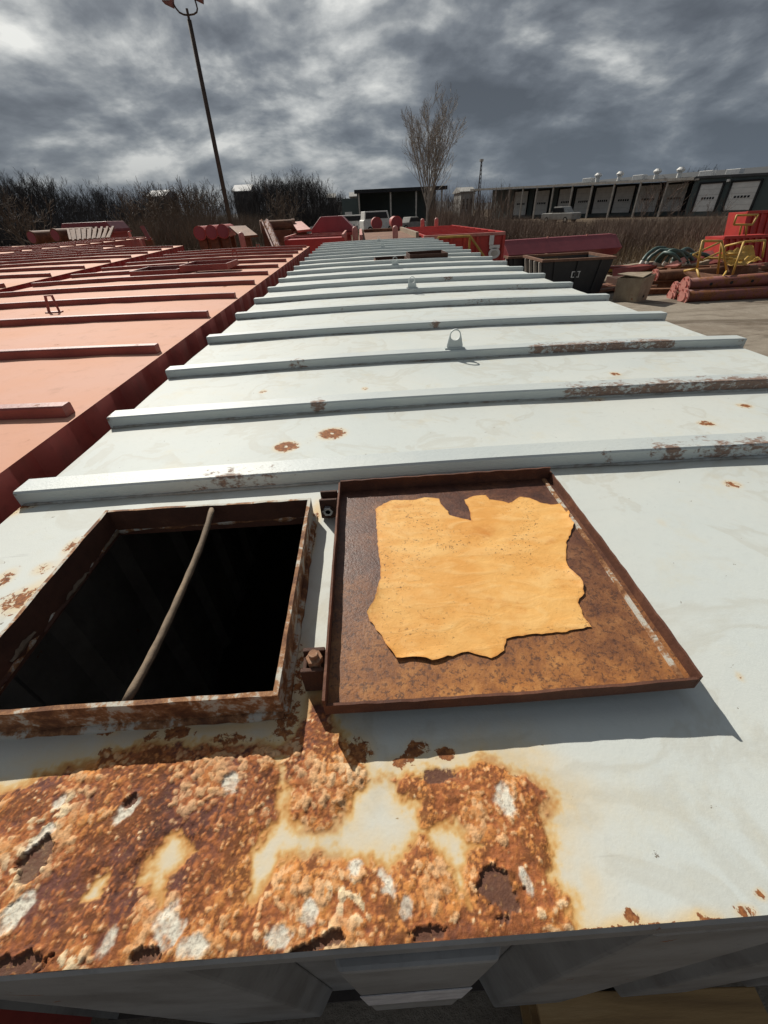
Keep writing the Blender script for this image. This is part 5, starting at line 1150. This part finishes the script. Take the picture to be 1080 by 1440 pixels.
m = MB(); m.add([(x45, DEP+.01, ez(x45)+.33), (Ld, DEP+.01, ez(Ld)+.35), (Ld, DEP+24, ez(Ld)+1.9), (x45, DEP+24, ez(x45)+1.4)], [(0, 1, 2, 3)]); m.add([(xe, -.2, ez(xe)+.36), (Ld, -.2, ez(Ld)+.36), (Ld, DEP+.009, ez(Ld)+.5), (xe, DEP+.009, ez(xe)+.5)], [(0, 1, 2, 3)]); m.build('roof', M['dark_roof'], wh).modifiers.new('thickness', 'SOLIDIFY').thickness = .25
# posts
for px in (668, 699, 718, 737, 757, 780, 807, 835, 866, 903, 941):
    x = dz_of(px); MB().box(x-.11, x+.11, -.3, -.08, 0, ez(x)-.002).build('post', M['galv'], wh)
MB().beam((dz_of(941), -.2, ez(xe)-.02), (dz_of(984), -.15, ez(dz_of(984))+.05), .2, .18).build('gutter', M['galv'], wh)
# dock doors
def door(x0, x1, z0, z1, yy, mat, shaded=True):
    o = MB().box(x0, x1, yy-.06, yy-.005, z0, z1).build('dock_door', M[mat], wh)
    n = 5; f = MB()
    for k in range(1, n): z = z0+(z1-z0)*k/n; f.box(x0+.02, x1-.02, yy-.075, yy-.061, z-.007, z+.007)
    f.build('panel_seam', M['concrete'], o)
    for k in range(5):
        x = x0+(x1-x0)*(.2+.125*k+.03); MB().box(x, x+(x1-x0)*.085, yy-.085, yy-.0765, z0+(z1-z0)*.44, z0+(z1-z0)*.52).build('window_pane', M['glass'], o)
    fr = MB(); fr.box(x0-.22, x0-.005, yy-.16, yy-.004, z0-.1, z1+.2).box(x1+.005, x1+.22, yy-.16, yy-.004, z0-.1, z1+.2).box(x0, x1, yy-.16, yy-.004, z1+.005, z1+.2); fr.build('dock_seal', M['dark'], o)
    return o
edges = [757, 780, 807, 835, 866, 903, 941, 978]
for a, b in zip(edges[:-1], edges[1:]):
    x0, x1 = dz_of(a), dz_of(b); w = x1-x0; sh = w*.10
    door(x0+w*.12+sh, x1-w*.06+sh, .55, ez((x0+x1)/2)-.35, DEP, 'door')
for a, b in ((989, 1020),):
    x0, x1 = dz_of(a), dz_of(b); door(x0, x1, .55, ez(x0)-.5, 0, 'door')
x0, x1 = dz_of(1034), dz_of(1073); door(x0, x1, .6, ez(x0)-.45, 0, 'door_light')
for k, px in enumerate((700, 728)):
    x0 = dz_of(px); door(x0, x0+3.6, .55, ez(x0)-.5, DEP, 'door')
# lamp over the wall, roof vents
x = dz_of(1027); MB().box(x-.15, x+.15, -.35, -.002, ez(x)-.35, ez(x)-.1).build('wall_lamp', M['white'], wh)
for i, px in enumerate((788, 803, 833, 858, 884, 916, 952, 990)):
    x = dz_of(px); z = ez(x)+.3+.12; yv = DEP+1.5
    if i % 3 == 0 or i == 7: MB().box(x-.9, x+.9, yv, yv+1.2, z, z+.65).build('roof_unit', M['white'], wh, bevel=.05)
    else:
        v = MB(); v.tube([(x, yv, z), (x, yv, z+.7)], .34, 12); v.tube([(x, yv, z+.71), (x, yv, z+.95), (x, yv, z+1.25)], [.5, .62, .3], 12); v.build('roof_vent', M['white'], wh)

# ------------------------------------------------------------------ shed, vehicles, far sheds, blocks
a = at(505, 300, 85); b_ = at(622, 298, 85); zt = at(560, 266, 85).z
w = b_.x-a.x
sh = thing('open_shed', 'dark open-fronted shed with pale posts behind the parked vehicles', 'shed', (a.x, a.y, 0), 0)
MB().box(0, w, 8, 8.2, 0, zt).build('back_wall', M['green_clad'], sh); MB().box(-.2, 0, 0, 8.2, 0, zt-.3).build('side_wall', M['green_clad'], sh)
m = MB(); m.prism([(-.6, zt-.35), (-.6, zt+.15), (8.6, zt+.25), (8.6, zt-.1)], 'x', -.6, w+.6); m.build('roof', M['shed_roof'], sh)
for k in range(4): x = .1+(w-.2)*k/3*.92+w*.05*0+ (1.0 if k else 0); MB().box(x-.12, x+.12, -.2, .04, 0, zt-.101).build('post', M['galv'], sh)
MB().box(-2.8, -.21, .0, .2, 0, zt-.9).build('side_wing', M['green_clad'], sh); MB().box(-2.4, -1.2, -.06, -.002, 1.0, 2.4).build('window', M['white'], sh)
def vehicle(px, py, Y, L, H, label, cat, name, mat='white', rz=0.0, cab=.5, boxy=False):
    q = at(px, py, Y); t = thing(name, label, cat, (q.x, q.y, 0), rz); w = 1.9
    bh = H*.62
    prof = [(-L/2, .35), (L/2, .35), (L/2, bh*.95), (L/2-.15, bh), (-L/2+.1, bh), (-L/2, bh*.9)]
    MB().prism(prof, 'y', -w/2, w/2).build('body', M[mat], t, bevel=.06)
    if boxy: cp = [(-L*.46, bh+.001), (L*.30, bh+.001), (L*.24, H), (-L*.44, H)]
    else: cp = [(-L*.18, bh+.001), (L*.28, bh+.001), (L*.14, H), (-L*.12, H)]
    o = MB().prism(cp, 'y', -w/2+.06, w/2-.06).build('cabin', M[mat], t, bevel=.05)
    x0, x1 = cp[0][0]+.12, cp[1][0]-.25
    for s in (-1, 1): MB().prism([(x0, bh+.08), (x1, bh+.08), (x1-.25*(H-bh), H-.12), (x0+.08, H-.12)], 'y', s*(w/2-.055), s*(w/2-.045)).build('window', M['glass'], o)
    for x in (-L*.31, L*.31):
        for s in (-1, 1): k = MB().tube([(x, s*(w/2-.22), .35), (x, s*(w/2+.01), .35)], .35, 16).build('wheel', M['tyre'], t); MB().tube([(x, s*(w/2+.011), .35), (x, s*(w/2+.02), .35)], .19, 12).build('rim', M['galv'], k)
    for s in (-1, 1): MB().box(L/2+.001, L/2+.03, s*.7-.18, s*.7+.18, bh*.68, bh*.82).build('headlight', M['lens'], t)
    return t
vehicle(531, 305, 66, 4.6, 2.3, 'boxy white camper parked in front of the dark shed', 'camper', 'camper_van', rz=.3, boxy=True)
vehicle(500, 306, 70, 5.2, 2.0, 'pale van parked beside the maroon hopper', 'van', 'parked_van', rz=-.2, boxy=True)
vehicle(470, 304, 72, 5.0, 1.9, 'pale pickup parked behind the hopper', 'pickup', 'parked_pickup', rz=.1)
vehicle(577, 308, 66, 4.4, 1.5, 'light grey car parked behind the far red drum', 'car', 'parked_car', 'concrete', rz=.5)
vehicle(789, 301, 68, 5.2, 1.8, 'silver pickup parked at the warehouse docks', 'pickup', 'parked_pickup', 'concrete', rz=az)
# concrete blocks along the field
for k in range(14):
    px = 398+k*7.6; q = at(px, 300, 62)
    o = thing('concrete_block', 'concrete block in the row at the edge of the field', 'concrete block', (q.x, 62+.1*(k % 2), 0), rr.uniform(-.04, .04), 'concrete blocks edging the field')
    MB().box(-.46, .46, -.4, .4, 0, .95).build('block', M['concrete'], o, bevel=.04); MB().box(-.12, .12, -.1, .1, .951, 1.06).build('lug', M['concrete'], o)
def far_shed(px0, px1, pyt, pyb, Y, label, roofm, wallm):
    a = at(px0, pyb, Y); b = at(px1, pyb, Y); z = at((px0+px1)/2, pyt, Y).z; w = b.x-a.x; t = thing('far_shed', label, 'building', (a.x, a.y, 0), 0)
    hr = max(.6, z*.18)
    MB().box(0, w, 0, 10, 0, z-hr).build('wall', M[wallm], t); MB().prism([(-.4, z-hr), (-.4, z-hr+.2), (5, z), (10.4, z-hr+.2), (10.4, z-hr)], 'x', -.4, w+.4).build('roof', M[roofm], t)
    for k in range(3): MB().box(w*(.15+.28*k), w*(.15+.28*k)+w*.12, -.05, -.002, (z-hr)*.35, (z-hr)*.75).build('window', M['glass'], t)
far_shed(208, 232, 266, 280, 140, 'white roofed far shed showing through the shrubs', 'white_roof', 'concrete')
far_shed(329, 352, 258, 275, 150, 'far shed with pale flat roof beside the grove', 'white_roof', 'dark_roof')
far_shed(493, 516, 269, 284, 170, 'distant grey house with windows behind the dark shed', 'concrete', 'concrete')
far_shed(648, 667, 262, 280, 135, 'pale grey far shed at the far end of the warehouse', 'concrete', 'concrete')
far_shed(461, 470, 271, 284, 135, 'small white shed at the edge of the grove', 'concrete', 'white_roof')
# radio mast
q = at(672, 290, 160); zt = at(673, 224, 160).z
t = thing('radio_mast', 'thin radio mast rising beyond the warehouse', 'mast', (q.x, q.y, 0), 0); m = MB()
for s in range(3):
    an = s*2.094; m.tube([(.7*math.cos(an), .7*math.sin(an), 0), (.15*math.cos(an), .15*math.sin(an), zt)], .10, 5)
for k in range(14):
    f = k/14; r_ = .7-.55*f; z = zt*f
    for s in range(3): a1 = s*2.094; a2 = (s+1)*2.094; m.tube([(r_*math.cos(a1), r_*math.sin(a1), z), (r_*math.cos(a2), r_*math.sin(a2), z+zt/14)], .05, 4)
m.build('lattice', M['pole'], t)
MB().tube([(0, 0, zt*.96), (0, 0, zt*1.0)], .6, 8).build('antenna', M['galv'], t)
